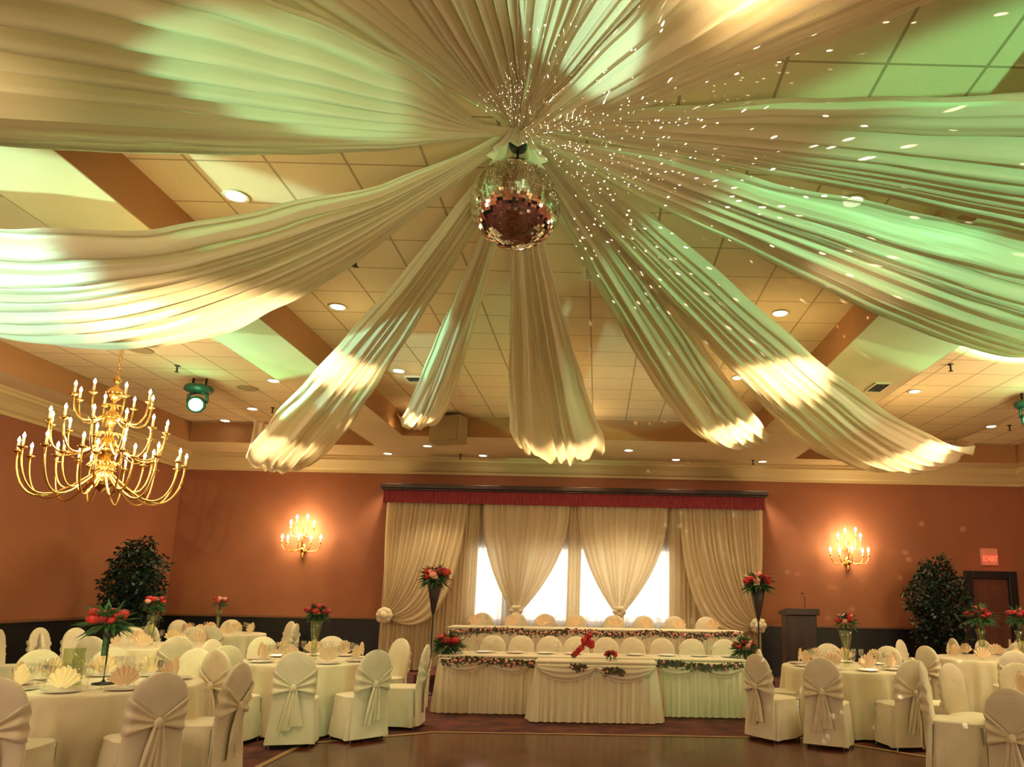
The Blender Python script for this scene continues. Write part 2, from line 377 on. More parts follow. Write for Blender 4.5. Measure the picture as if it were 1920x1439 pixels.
# straight side panels to the floor
for nm, xa, xb, lab in (('long_curtain', -4.42, -2.72, 'straight floor-length cream curtain left of the bright window'), ('long_curtain', 1.5, 3.40, 'straight floor-length cream curtain right of the bright window')):
    o = cloth(nm, M['curtain'], lambda u, xa=xa: (xa, 15.46, 3.42-3.40*u), lambda u, xb=xb: (xb, 15.46, 3.42-3.40*u), 8, 220, 17, .035); tag(o, lab, 'curtain')
o = cloth('centre_curtain', M['curtain'], lambda u: (-.62, 15.45, 3.42-2.7*u), lambda u: (-.34, 15.45, 3.42-2.7*u), 8, 50, 4, .03)
tag(o, 'narrow cream curtain strip hanging in the middle of the window', 'curtain')
o = cloth('centre_curtain', M['curtain'], lambda u: (-2.72, 15.44, 3.42-2.7*u), lambda u: (-2.5, 15.44, 3.42-2.7*u*.999), 8, 40, 4, .03)
tag(o, 'narrow cream curtain strip at the left edge of the window', 'curtain')
def inner_swag(name, x0, x1, knot, label, ph):
    t = empty(name, (0, 0, 0), 0, label, 'curtain'); kx, ky, kz = knot; y = 15.34
    def L_(u): return (x0 + (kx-.13-x0)*(u**2.1), y, 3.42+(kz-3.42)*u)
    def R_(u): return (x1 + (kx+.13-x1)*(u**2.1), y, 3.42+(kz-3.42)*u)
    cloth('panel', M['curtain'], L_, R_, 44, 130, 12, .035, t, None, ph)
    m = MB()
    for i in range(6):
        a = 2*pi*i/6; m.ball((kx+.07*cos(a), y-.06, kz-.02+.06*sin(a)), .07, .05, .06, 10, 6, .15)
    m.build('rosette', M['sash'], t)
    cloth('tail', M['curtain'], lambda u: (kx-.08-.1*u, y, kz-.05-.6*u), lambda u: (kx+.08+.1*u, y, kz-.05-.6*u), 10, 40, 4, .02, t)
inner_swag('gathered_curtain', -2.42, -.60, (-1.63, 0, 1.26), 'cream curtain gathered to a point left of the window centre', .1)
inner_swag('gathered_curtain', -.42, 1.46, (.47, 0, 1.28), 'cream curtain gathered to a rosette right of the window centre', .4)
def outer_swag(x0, x1, knot, label, ph):
    """tie-back: outer edge drops nearly straight, the free edge crosses and hangs in deep loops to the knot"""
    t = empty('tied_back_curtain', (0, 0, 0), 0, label, 'curtain'); kx, kz = knot; y = 15.36
    s = 1 if x1 > x0 else -1
    def fn(u, v):
        top = Vector((x0+(x1-x0)*v, y, 3.42)); kn = Vector((kx, y, kz))
        # control point: outer threads fall straight, inner threads swing wide and low
        c = Vector((x0*.96+kx*.04 + (x1-x0)*v*.93, y, 3.42+(kz-3.42)*(.62+.72*v*v)))
        p = top*(1-u)**2 + c*2*u*(1-u) + kn*u*u
        n = .04*pleat(v, 15, ph)*(1-.55*u)
        spread = (v-.5)*.16*u*u
        return Vector((p.x+spread*s*.3, p.y+n-.16*sin(pi*u)*v, p.z+spread*-.6))
    m = MB(); m.grid(fn, 60, 150, True); m.build('panel', M['curtain'], t)
    m = MB()
    for i in range(8):
        a = 2*pi*i/8; m.ball((kx+.09*cos(a), y-.1, kz+.09*sin(a)), .085, .06, .08, 10, 6, .15)
    m.ball((kx, y-.14, kz), .09, .07, .09, 10, 6, .1); m.build('rosette', M['sash'], t)
outer_swag(-4.44, -2.75, (-4.29, 1.10), 'cream curtain tied back to a rosette at the left wall edge', .2)
outer_swag(3.45, 1.7, (3.30, 1.03), 'cream curtain tied back to a rosette on the right side', .6)
# valance
v = empty('window_valance', (-.5, 15.25, 0), 0, 'burgundy pleated valance with dark top board above the curtains', 'valance')
m = MB()
def vf(u, t):
    x = -3.98 + 7.96*t
    return (x, .012*sin(t*pi*2*95), 3.72-.32*u)
m.grid(vf, 3, 760)
for sx in (-3.98, 3.98): m.box(sx-.01, sx+.01, 0, .42, 3.40, 3.72)
m.build('valance_fabric', M['burgundy'], v)
solid('top_board', M['darkwood'], [(-4.05, 4.05, -.07, .42, 3.70, 3.79), (-4.02, 4.02, -.05, .40, 3.66, 3.70)], v, .01)
v.rotation_euler = (0, 0, 0)

# ------------------------------------------------------------------ ceiling fittings
def downlight(x, y, z, power, label, angle=84, first={}):
    if not first:
        t = empty('downlight', (x, y, z))
        m = MB(); m.lathe([(.075, 0), (.10, -.004), (.108, -.012), (.10, -.016), (.078, -.010)], 24); m.build('trim_ring', M['ring'], t)
        m = MB(); m.lathe([(.0001, -.004), (.078, -.006), (.078, -.012), (.0001, -.013)], 24); m.build('lamp_lens', M['lens_lit'], t)
        first['t'] = t
    else:
        t = copy_tree(first['t']); t.location = (x, y, z)
    tag(t, label, 'downlight', 'recessed downlights')
    if power: lamp('SPOT', 'ceiling_spot', (x, y, z-.05), power, (1, .76, .42), .05, (x, y, 0), angle, .5)
    return t
DL = [(-3.06, 5.61, ZC, 210, 'lit recessed downlight at the upper left, largest in view'),
      (-3.04, 7.99, ZC, 115, 'lit recessed downlight right of the left ceiling beam'),
      (2.02, 7.87, ZC, 150, 'lit recessed downlight left of the right ceiling beam'),
      (-2.99, 10.44, ZC, 202, 'lit recessed downlight beside the two narrow drapes at left'),
      (2.02, 5.45, ZC, 9, 'lit recessed downlight glowing between the two wide drapes at right'),
      (2.02, 10.40, ZC, 190, 'recessed downlight above the end of the curved drapes at right'),
      (4.86, 10.91, ZC, 229, 'lit recessed downlight beyond the beam at the right'),
      (7.22, 13.1, ZC, 162, 'lit recessed downlight in the far right corner of the ceiling'),
      (-5.12, 11.12, ZC, 162, 'lit recessed downlight right of the left green stage light'),
      (-6.31, 12.99, ZC, 121, 'small lit downlight beyond the left green stage light'),
      (-7.3, 14.0, ZC, 81, 'small lit downlight in the far left corner of the ceiling'),
      (-4.42, 15.1, ZS, 108, 'small soffit downlight left of the valance'),
      (-3.39, 14.19, ZS, 120, 'soffit downlight just past the loudspeaker'),
      (-2.44, 15.1, ZS, 108, 'small soffit downlight over the left part of the valance'),
      (.57, 14.20, ZS, 120, 'soffit downlight right of the middle drape'),
      (1.6, 15.1, ZS, 108, 'small soffit downlight over the right part of the valance'),
      (3.42, 15.1, ZS, 108, 'small soffit downlight at the right end of the valance'),
      (-.3, 15.1, ZS, 108, 'soffit downlight behind the tip of the middle drape')]
for a in DL: downlight(*a)
for x, y, p, sz in ((-.5, 10.4, 200, .05), (-.5, 12.7, 300, .05), (-3.05, 3.1, 40, .4), (-1.5, 2.6, 330, .4), (.5, 2.6, 330, .4), (2.02, 3.1, 50, .3), (2.02, -.2, 130, .05), (-3.05, -.2, 130, .05), (-.5, .6, 60, .3), (-5.12, 8.4, 130, .05), (4.86, 8.4, 150, .05), (2.02, 12.85, 200, .05), (-3.4, 12.5, 90, .05), (-1.6, 11.2, 170, .05), (1.0, 11.2, 170, .05), (4.6, 6.6, 60, .05)):
    lamp('SPOT', 'ceiling_spot', (x, y, ZC-.05), p, (1, .74, .40), sz, (x, y, 0), 84, .9)  # unseen spots without fixtures, added to brighten drapes, chairs and tables

def sprinkler(x, y, z, label, first={}):
    if not first:
        t = empty('sprinkler_head', (x, y, z)); m = MB(); m.lathe([(.04, 0), (.04, -.008), (.014, -.012), (.012, -.09), (.03, -.094), (.032, -.1), (.001, -.102)], 12); m.build('head', M['black'], t); first['t'] = t
    else: t = copy_tree(first['t']); t.location = (x, y, z)
    tag(t, label, 'sprinkler', 'ceiling sprinklers')
for a in ((-2.42, 6.71, ZC, 'dark ceiling sprinkler between the two left drapes'), (-6.24, 10.45, ZC, 'ceiling sprinkler near the left green stage light'),
          (4.78, 9.57, ZC, 'ceiling sprinkler beyond the right ceiling beam'), (-2.9, 15.05, ZS, 'ceiling sprinkler on the soffit below the loudspeaker'),
          (3.2, 15.0, ZS, 'ceiling sprinkler on the soffit near the valance right end'), (-5.9, 12.9, ZC, 'ceiling sprinkler beside the end of the left drape'), (7.5, 13.0, ZC, 'ceiling sprinkler in the far right coffer')):
    sprinkler(*a)
def vent(x, y, z, rz, s, label, dark=True):
    t = empty('ceiling_vent', (x, y, z), rz, label, 'vent')
    solid('frame', M['cream'], [(-.3*s, .3*s, -.16*s, -.13*s, -.02, 0), (-.3*s, .3*s, .13*s, .16*s, -.02, 0), (-.3*s, -.27*s, -.13*s, .13*s, -.02, 0), (.27*s, .3*s, -.13*s, .13*s, -.02, 0)], t)
    solid('backing', M['black' if dark else 'cream'], [(-.27*s, .27*s, -.13*s, .13*s, -.006, -.001)], t)
    solid('slat', M['black' if dark else 'ring'], [(-.27*s, .27*s, -.13*s+.045*s*i, -.115*s+.045*s*i, -.018, -.006) for i in range(6)], t)
vent(-2.72, 10.85, ZC, 0, .9, 'dark ceiling vent beside the narrow drape at left')
vent(3.72, 9.45, ZS, R(90), .7, 'dark vent in the right ceiling beam')
vent(.12, 6.9, ZC, 0, 1.1, 'cream square ceiling vent right of the mirror ball', False)
def round_grille(x, y, label):
    m = MB(); m.lathe([(.14, 0), (.16, -.01), (.13, -.016), (.09, -.012), (.05, -.016), (.01, -.012)], 24, (0, 0, 0)); o = m.build('ceiling_speaker', M['grille'], None); o.location = (x, y, ZC); tag(o, label, 'ceiling speaker', 'round ceiling speakers')
round_grille(-6.35, 9.75, 'flat round ceiling speaker over the chandelier')
round_grille(-5.75, 11.6, 'flat round ceiling speaker right of the left green stage light')

# loudspeaker cabinet under the ceiling
t = empty('loudspeaker', (-2.82, 12.95, 4.24), R(-18), 'tan box loudspeaker hung from the ceiling behind a drape', 'loudspeaker')
solid('cabinet', M['grille'], [(-.3, .3, 0, .34, 0, .5)], t, .015)
solid('grille', M['grille'], [(-.27, .27, -.02, 0, .03, .47)], t, .01)
solid('bracket', M['black'], [(-.04, .04, .13, .21, .5, .56)], t)

# green moving-head lights
def moving_head(x, y, aim, label):
    t = empty('stage_light', (x, y, ZC), 0, label, 'stage light', 'green stage lights')
    m = MB()
    for sx in (-.1, .1): m.tube([(sx, 0, 0), (sx, 0, -.13)], .016)
    m.build('clamp', M['black'], t)
    m = MB(); m.lathe([(.05, -.11), (.19, -.13), (.21, -.17), (.20, -.21), (.08, -.24)], 24); m.build('base', M['green_house'], t)
    m = MB()
    for sx in (-1, 1): m.tube([(sx*.06, 0, -.23), (sx*.14, 0, -.27), (sx*.15, 0, -.40)], [.03, .025, .02])
    m.build('yoke', M['green_house'], t)
    c = Vector((0, 0, -.42)); d = Vector(aim).normalized(); q = d.to_track_quat('Z', 'Y')
    h = MB(); h.lathe([(.03, -.16), (.10, -.14), (.125, -.05), (.13, .10), (.125, .13), (.10, .135)], 24); ho = h.build('head', M['green_house'], t)
    ho.location = c; ho.rotation_mode = 'QUATERNION'; ho.rotation_quaternion = q
    l = MB(); l.lathe([(.098, .130), (.09, .145), (.05, .155), (.001, .16)], 24); lo = l.build('lens', M['green_lens'], ho)
    lamp('POINT', 'stage_light_glow', (x+d.x*.4, y+d.y*.4, ZC-.42+d.z*.4), 6, GREEN, .05)
moving_head(-6.25, 11.1, (.42, -1, -.28), 'green glowing stage light hung from the ceiling near the chandelier')
moving_head(6.62, 10.9, (-.5, -1, -.25), 'green stage light hung at the right edge of the picture')

# ------------------------------------------------------------------ ceiling drapes
HX, HY = -.585, 4.406
def curve(p, s):
    if len(p) == 7:      # long drapes toward the head table: own hook height
        az, Rr, A, a, b, hz, ez = p
        r = s*Rr; z = hz - A*s**a + (ez-hz+A)*s**b
    elif len(p) == 6 and p[5] > 2:      # falls by A, then sweeps up to its ceiling hook
        az, Rr, A, a, b, hz = p[0], p[1], p[2], p[3], p[4], p[5]
        r = s*Rr; z = hz - A*s**a + (4.70-hz+A)*s**b
    else:
        az, Rr, S, q, hz = p
        r = s*Rr; u = s**q; z = hz + (4.70-hz)*u - 4*S*u*(1-u)
    return Vector((HX + r*sin(az), HY + r*cos(az), z))
def drape(p, hws, label, folds=9, ph=0.0, end_hw=.3, twist=0):
    Rr = p[1]; az = p[0]
    pts = [(0.0, .05), (.25, .07)] + [(a, b) for a, b in hws] + [(Rr, end_hw)]
    def hwf(s):
        r = s*Rr
        for (a, b), (c, d) in zip(pts, pts[1:]):
            if r <= c:
                tt = (r-a)/max(c-a, 1e-6); return b + (d-b)*(tt*tt*(3-2*tt)*.5 + tt*.5)
        return pts[-1][1]
    w_ = Vector((cos(az), -sin(az), 0))
    rnd = random.Random(int(ph*1000)+3)
    fr = [(rnd.uniform(.75, 1.25), rnd.random()) for _ in range(4)]
    m = MB(); nu = 110; nv = max(60, folds*12)
    def fn(u, v):
        s = u*.995 + .004
        P_ = curve(p, s); T = (curve(p, min(1, s+.005)) - curve(p, s-.003)).normalized(); Nn = w_.cross(T)
        if Nn.z < 0: Nn = -Nn
        h = hwf(s); a = 2*v-1
        ww = v*folds + .35*sin(2*pi*(v*1.7+ph)) + .12*sin(2*pi*(v*2.3 + u*1.2 + ph))
        f = sin(2*pi*ww) + .45*sin(2*pi*(ww*fr[0][0]*1.9+fr[0][1])) + .25*sin(2*pi*(ww*3.1+fr[1][1] + u*.7))
        am = min(.05, .42*h/folds*1.5) + .012*sin(pi*min(1, s*3))
        lift = h*.30*a*a
        edge = .03*h*sin(9*u+ph*7+a*2)
        return P_ + w_*(h*a + edge*a) + Nn*(am*f + lift)
    m.grid(fn, nu, nv, True)
    o = m.build('ceiling_drape', M['drape']); return tag(o, label, 'drape', 'ceiling drapes')
D_ = {
'10': ((.0009, 8.809, 1.586, .601, 4.87, 4.591, 4.36), [(.84, .14), (1.45, .21), (2.16, .29), (3.13, .40), (4.18, .51), (5.15, .62), (7.44, .66), (8.3, .55)], 'straight drape hanging down behind the mirror ball toward the head table', 6),
'11': ((-.3197, 9.2, .881, .600, 5.01, 4.592, 4.74), [(1.21, .08), (2.03, .12), (3.14, .17), (4.26, .21), (5.66, .25), (7.35, .28), (8.6, .2)], 'narrow short drape just left of the mirror ball, in front of the loudspeaker', 4),
'12': ((-.5461, 11.2, 1.194, .687, 17.8, 4.603, 4.74), [(.92, .12), (2.01, .17), (3.39, .27), (5.05, .38), (6.72, .51), (8.38, .56), (10.2, .45)], 'slanting drape left of centre, green above and bright near its curled end', 6),
'13': ((-1.30, 6.93, 1.14, 1.04, 4.62), [(0.81, .18), (1.44, .40), (2.14, .58), (2.95, .86), (3.93, 1.2), (5.2, 1.3)], 'broad pale green lit drape sweeping to the left edge', 11),
'1': ((-2.03, 6.164, 1.42, .92, 5.9, 4.602), [(0.81, .48), (1.35, .68), (1.77, .80), (2.35, .92), (2.77, 1.0), (4.5, 1.1)], 'widest shaded drape spreading across the top left', 12),
'9b': ((.3796, 8.87, 1.337, 1.163, 5.26, 4.627, 4.36), [(1.11, .19), (2.17, .29), (3.46, .38), (4.92, .44), (6.52, .50), (7.98, .45)], 'curved drape right of the mirror ball, inner one of the pair', 6),
'9a': ((.645, 12.6, 2.13, 1.004, 4.23, 4.666, 4.74), [(1.21, .22), (2.48, .33), (3.95, .46), (5.49, .64), (7.7, .88), (9.91, .98), (11.5, .75)], 'long curved drape hanging lowest at the right', 9),
'8': ((1.255, 7.151, 1.47, 1.076, 5.87, 4.612), [(1.03, .29), (1.65, .38), (2.5, .58), (3.44, .78), (4.56, 1.0), (5.6, 1.1)], 'broad drape running to the right edge under the green lit one', 9),
'7': ((1.711, 6.92, 1.75, 1.288, 6.73, 4.643), [(1.08, .24), (1.77, .38), (2.42, .48), (3.03, .60), (3.76, .74), (5, .85)], 'green lit drape running level to the right edge', 9),
'6': ((2.467, 7.617, 1.307, .832, 13.9, 4.568), [(.6, .16), (1.38, .30), (1.95, .42), (2.38, .52), (4, .8)], 'shaded brown drape spreading to the upper right', 8),
'5': ((2.70, 7.317, 1.222, 1.286, 14.5, 4.632), [(.96, .14), (1.51, .19), (1.97, .22), (4, .5)], 'brightest white and green drape at the upper right of the hub', 5),
'4': ((2.93, 7.24, 1.144, 1.073, 9.07, 4.596), [(.95, .12), (1.4, .17), (1.76, .22), (4, .5)], 'amber drape at the top right of centre beside the white one', 5),
'3': ((-3.07, 6.6, .60, 1.3, 4.60), [(.7, .18), (1.18, .26), (1.8, .36), (3.16, .5)], 'amber and cream drape running up past the top centre', 7),
'2': ((-2.69, 6.508, 1.299, 1.366, 11.5, 4.619), [(0.73, .22), (1.22, .36), (1.67, .46), (3.5, .7)], 'amber drape running to the top left of centre', 7)}
for i, (k, a) in enumerate(D_.items()): drape(a[0], a[1], a[2], a[3], i*.137)
# the knot of cloth at the hub
t = empty('drape_hub', (HX, HY, ZC), 0, 'gathered fabric knot where all the ceiling drapes meet', 'drape hub')
m = MB(); m.lathe([(.05, 0), (.06, -.03), (.13, -.05), (.13, -.07), (.05, -.08)], 20); m.build('ceiling_ring', M['black'], t)
m = MB()
def hubf(u, v):
    a = 2*pi*v; z = -.05-.33*u; r = (.13-.05*sin(pi*u)+.05*u*u)*(1+.13*sin(a*11+u*2))
    return (r*cos(a), r*sin(a), z)
m.grid(hubf, 16, 132, True); m.build('fabric_gather', M['drape'], t)
# mirror ball, motor and chain
t = empty('mirror_ball', (HX, HY, 4.086), 0, 'mirror ball of tiny square mirrors hanging below the drape hub', 'mirror ball')
rb = .292; me_v = []; me_f = []; rows = 46
for i in range(rows):
    a0 = -pi/2+pi*i/rows; a1 = a0+pi/rows; am_ = (a0+a1)/2; nn = max(4, int(round(2*rows*cos(am_))))
    for k in range(nn):
        b0 = 2*pi*k/nn+i*.07; b1 = b0+2*pi/nn; g = .03
        tilt = Vector((random.gauss(0, 1), random.gauss(0, 1), random.gauss(0, 1)))*.0006
        c = Vector((cos(am_)*cos((b0+b1)/2), cos(am_)*sin((b0+b1)/2), sin(am_)))*rb
        q = []
        for (a, b) in ((a0, b0), (a0, b1), (a1, b1), (a1, b0)):
            p_ = Vector((cos(a)*cos(b), cos(a)*sin(b), sin(a)))*rb
            p_ = p_.lerp(c, .05); q.append(p_ + c.normalized()*tilt.dot(p_-c)/.01*.6 )
        n0 = len(me_v); me_v += q; me_f.append((n0, n0+1, n0+2, n0+3))
m = MB(); m.add(me_v, me_f); m.build('mirror_tiles', M['mirror'], t, False)
m = MB(); m.ball((0, 0, 0), rb*.985, None, None, 48, 32); m.build('core', M['black'], t)
m = MB(); m.tube([(0, 0, .28), (0, 0, .42)], .008); m.lathe([(.03, .27), (.035, .30), (.01, .32)], 12); m.build('hanger', M['steel'], t)
m = MB(); m.lathe([(.05, .40), (.06, .42), (.06, .50), (.05, .52)], 16); m.build('motor', M['black'], t)

# light thrown back by the mirror ball onto the drapes: a point lamp whose output is broken into dots
d = bpy.data.lights.new('ball_reflection_lamp', 'POINT'); d.energy = 170; d.color = (1, .88, .66); d.shadow_soft_size = 0.0; d.use_nodes = True
nt = d.node_tree; N = nt.nodes; L = nt.links; em = N['Emission']
tc = N.new('ShaderNodeTexCoord'); vo = N.new('ShaderNodeTexVoronoi'); vo.inputs['Scale'].default_value = 34
L.new(tc.outputs['Normal'], vo.inputs['Vector'])
mr = N.new('ShaderNodeMapRange'); mr.inputs['From Min'].default_value = .16; mr.inputs['From Max'].default_value = .11; mr.inputs['To Min'].default_value = 0; mr.inputs['To Max'].default_value = 14
L.new(vo.outputs['Distance'], mr.inputs['Value'])
dt = N.new('ShaderNodeVectorMath'); dt.operation = 'DOT_PRODUCT'; L.new(tc.outputs['Normal'], dt.inputs[0]); dt.inputs[1].default_value = (.62, .16, .55)
cone = N.new('ShaderNodeMapRange'); cone.inputs['From Min'].default_value = .0; cone.inputs['From Max'].default_value = .4; L.new(dt.outputs['Value'], cone.inputs['Value'])
mu = N.new('ShaderNodeMath'); mu.operation = 'MULTIPLY'; L.new(mr.outputs[0], mu.inputs[0]); L.new(cone.outputs[0], mu.inputs[1]); L.new(mu.outputs[0], em.inputs['Strength'])
o = bpy.data.objects.new('ball_reflection_lamp', d); COL.objects.link(o); o.location = (HX+.28, HY-.26, 3.98)

# ------------------------------------------------------------------ chandelier
def arm_curve(r, z0, drop, tip, n=14):
    pts = []
    for i in range(n+1):
        s = i/n; a = pi*s
        x = r*(.06 + .94*sin(pi/2*s**.92)); z = z0 - drop*sin(pi*s**.95) + (tip-z0)*s**1.6
        pts.append((x, 0, z))
    return pts
ch = empty('chandelier', (-6.1, 9.0, 0), 0, 'three-tier brass candle chandelier hanging at the left', 'chandelier')
m = MB()
z = 4.78; k = 0
while z > 4.18:
    th = 0 if k % 2 else pi/2
    ring = [(.022*cos(2*pi*i/10)*cos(th), .022*cos(2*pi*i/10)*sin(th), z-.03+.032*sin(2*pi*i/10)) for i in range(11)]
    m.tube(ring, .005, 5); z -= .048; k += 1
m.build('chain', M['brass'], ch)
m = MB(); m.lathe([(.001, ZC), (.07, ZC), (.06, ZC-.03), (.02, ZC-.05), (.001, ZC-.05)], 20); m.build('ceiling_canopy', M['brass'], ch)
m = MB()
m.lathe([(.01, 4.2), (.02, 4.18), (.05, 4.14), (.02, 4.1), (.025, 4.05), (.09, 4.0), (.11, 3.96), (.06, 3.9), (.025, 3.86), (.03, 3.74), (.08, 3.69), (.1, 3.64), (.05, 3.58), (.03, 3.5), (.035, 3.4),
         (.10, 3.32), (.14, 3.24), (.09, 3.16), (.04, 3.1), (.05, 2.98), (.12, 2.92), (.15, 2.84), (.11, 2.78), (.04, 2.74), (.02, 2.72), (.001, 2.71)], 24)
m.build('column', M['brass'], ch)
am0 = {}
def chand_arm(tier, ang):
    r, z0, drop, tip = tier
    if tier not in am0:
        o = empty_arm = None
        m = MB(); m.tube(arm_curve(r, z0, drop, tip), [.012]*15, 8)
        # scroll near the column and drip pan under the candle
        m.tube([(r*.15+.05*cos(a*.6), 0, z0+.05+.05*sin(a*.6)) for a in range(9)], .007, 6)
        m.lathe([(.012, tip-.02), (.045, tip), (.05, tip+.012), (.02, tip+.014), (.018, tip+.03)], 14, (r, 0, 0))
        arm = m.build('arm', M['brass'], ch)
        c = MB(); c.lathe([(.014, tip+.02), (.014, tip+.11), (.010, tip+.115)], 10, (r, 0, 0)); c.build('candle', M['candle'], arm)
        b = MB(); b.lathe([(.007, tip+.11), (.015, tip+.125), (.017, tip+.14), (.009, tip+.16), (.002, tip+.178)], 10, (r, 0, 0)); b.build('bulb', M['bulb'], arm)
        am0[tier] = arm; arm.rotation_euler = (0, 0, ang)
    else:
        arm = copy_tree(am0[tier], ch); arm.rotation_euler = (0, 0, ang)
for tier, n_, off in (((.86, 2.98, .40, 3.12), 14, .1), ((.62, 3.36, .26, 3.50), 12, .3), ((.50, 3.0, .30, 3.12), 8, .4), ((.42, 3.72, .18, 3.86), 8, .05)):
    for i in range(n_): chand_arm(tier, off+2*pi*i/n_)
# crystal-like brass drops of the lower ring
# ------------------------------------------------------------------ wall sconces
def sconce(x, z, label, power):
    t = empty('wall_sconce', (x, YF, z), 0, label, 'wall lamp', 'brass wall sconces')
    m = MB(); m.ball((0, -.03, 0), .07, .03, .12); m.tube([(0, -.04, 0), (0, -.1, .03), (0, -.14, .2), (0, -.14, .42)], .014); m.lathe([(.01, -.22), (.035, -.17), (.02, -.12), (.03, -.08)], 12, (0, -.05, 0)); m.build('backplate', M['brass'], t)
    spec = [(-.40, -.18, .12), (-.24, -.28, .10), (0, -.32, .14), (.24, -.28, .10), (.40, -.18, .12), (-.24, -.2, .42), (.24, -.2, .42), (-.1, -.26, .52), (.12, -.26, .54)]
    for (dx, dy, dz) in spec:
        z0 = 0 if dz < .3 else .3
        m = MB(); m.tube([(0, -.1, z0+.02), (dx*.4, dy*.7-.03, z0-.06), (dx*.85, dy, z0-.04), (dx, dy, dz-.05), (dx, dy, dz)], .010, 7)
        m.lathe([(.01, dz-.01), (.04, dz), (.042, dz+.01), (.015, dz+.012)], 12, (dx, dy, 0)); arm = m.build('arm', M['brass'], t)
        c = MB(); c.lathe([(.013, dz+.01), (.013, dz+.09)], 10, (dx, dy, 0)); c.build('candle', M['candle'], arm)
        b = MB(); b.lathe([(.008, dz+.09), (.022, dz+.11), (.024, dz+.13), (.012, dz+.16), (.002, dz+.18)], 10, (dx, dy, 0)); b.build('bulb', M['bulb'], arm)
    lamp('POINT', 'sconce_lamp', (x, YF-.36, z+.36), power, (1, .74, .34), .14)
sconce(-6.2, 2.42, 'lit brass candle sconce on the back wall left of the curtains', 60)
sconce(5.31, 2.38, 'lit brass candle sconce on the back wall right of the curtains', 60)

# ------------------------------------------------------------------ exit sign
t = empty('exit_sign', (8.34, YF-.03, 2.36), 0, 'small red lit EXIT sign above the dark framed door', 'exit sign')
solid('housing', M['sign_face'], [(-.17, .17, -.06, .03, 0, .36)], t, .008)
cd = bpy.data.curves.new('letters', 'FONT'); cd.body = 'EXIT'; cd.size = .16; cd.align_x = 'CENTER'; cd.extrude = .004; cd.materials.append(M['sign_red'])
tmp = bpy.data.objects.new('letters_curve', cd); lo = bpy.data.objects.new('letters', bpy.data.meshes.new_from_object(tmp)); bpy.data.objects.remove(tmp); put(lo, t); lo.location = (0, -.068, .09); lo.rotation_euler = (R(90), 0, 0)
lamp('POINT', 'exit_sign_glow', (8.34, YF-.35, 2.45), 1.2, (1, .15, .08), .08)

# ------------------------------------------------------------------ lectern
t = empty('lectern', (3.68, 13.6, 0), 0, 'tall dark wooden lectern between the curtain and the wall sconce', 'lectern')
solid('body', M['darkwood'], [(-.27, .27, -.2, .2, 0, 1.30)], t, .012)
m = MB(); m.add([(-.31, -.26, 1.30), (.31, -.26, 1.30), (.31, .26, 1.30), (-.31, .26, 1.30), (-.31, -.26, 1.42), (.31, -.26, 1.42), (.31, .26, 1.36), (-.31, .26, 1.36)], [(0, 3, 2, 1), (4, 5, 6, 7), (0, 1, 5, 4), (1, 2, 6, 5), (2, 3, 7, 6), (3, 0, 4, 7)]); m.build('top', M['darkwood'], t, False, .01)
m = MB(); m.tube([(.12, 0, 1.38), (.12, -.02, 1.6), (.1, .06, 1.68)], .008); m.ball((.1, .08, 1.69), .02); m.build('microphone', M['black'], t)

# ------------------------------------------------------------------ trees
def tree(x, y, h, rx, label, seed):
    rnd = random.Random(seed); t = empty('potted_tree', (x, y, 0), 0, label, 'potted tree')
    m = MB(); m.lathe([(.16, 0), (.2, .02), (.24, .38), (.26, .4), (.26, .44), (.2, .44)], 20); m.build('pot', M['pot'], t)
    m = MB()
    for i in range(3):
        a = i*2.1; m.tube([(.03*cos(a), .03*sin(a), .4), (.07*cos(a+1), .07*sin(a+1), 1.0), (.2*cos(a+2), .2*sin(a+2), h*.8)], [.025, .02, .01], 6)
    m.build('trunk', M['bark'], t)
    m = MB(); vs = []; fs = []
    for i in range(4200):
        while True:
            p = Vector((rnd.uniform(-1, 1), rnd.uniform(-1, 1), rnd.uniform(-1, 1)))
            if p.length < 1: break
        lump = 1+.22*sin(p.x*5+seed)*cos(p.z*6+seed)
        zc = (.62*h+.62); hz = (h-.62)/2+.05
        c = Vector((p.x*rx*lump, p.y*rx*.8*lump, .62+(h-.62)/2 + p.z*hz*(1+.08*sin(p.x*9))))
        a = rnd.uniform(0, 2*pi); l = rnd.uniform(.07, .13); d = Vector((cos(a), sin(a), rnd.uniform(-1.2, .2))).normalized()
        sdir = d.cross(Vector((rnd.uniform(-1, 1), rnd.uniform(-1, 1), 1))).normalized()*l*.26
        n0 = len(vs); vs += [c, c+d*l*.5+sdir, c+d*l, c+d*l*.5-sdir]; fs.append((n0, n0+1, n0+2, n0+3))
    m.add(vs, fs); m.build('foliage', M['ficus'], t, False)
tree(-8.1, 13.2, 2.42, .5, 'dark leafy potted tree in the left corner', 3)
tree(6.72, 14.6, 2.44, .62, 'dark leafy potted tree left of the exit door', 8)

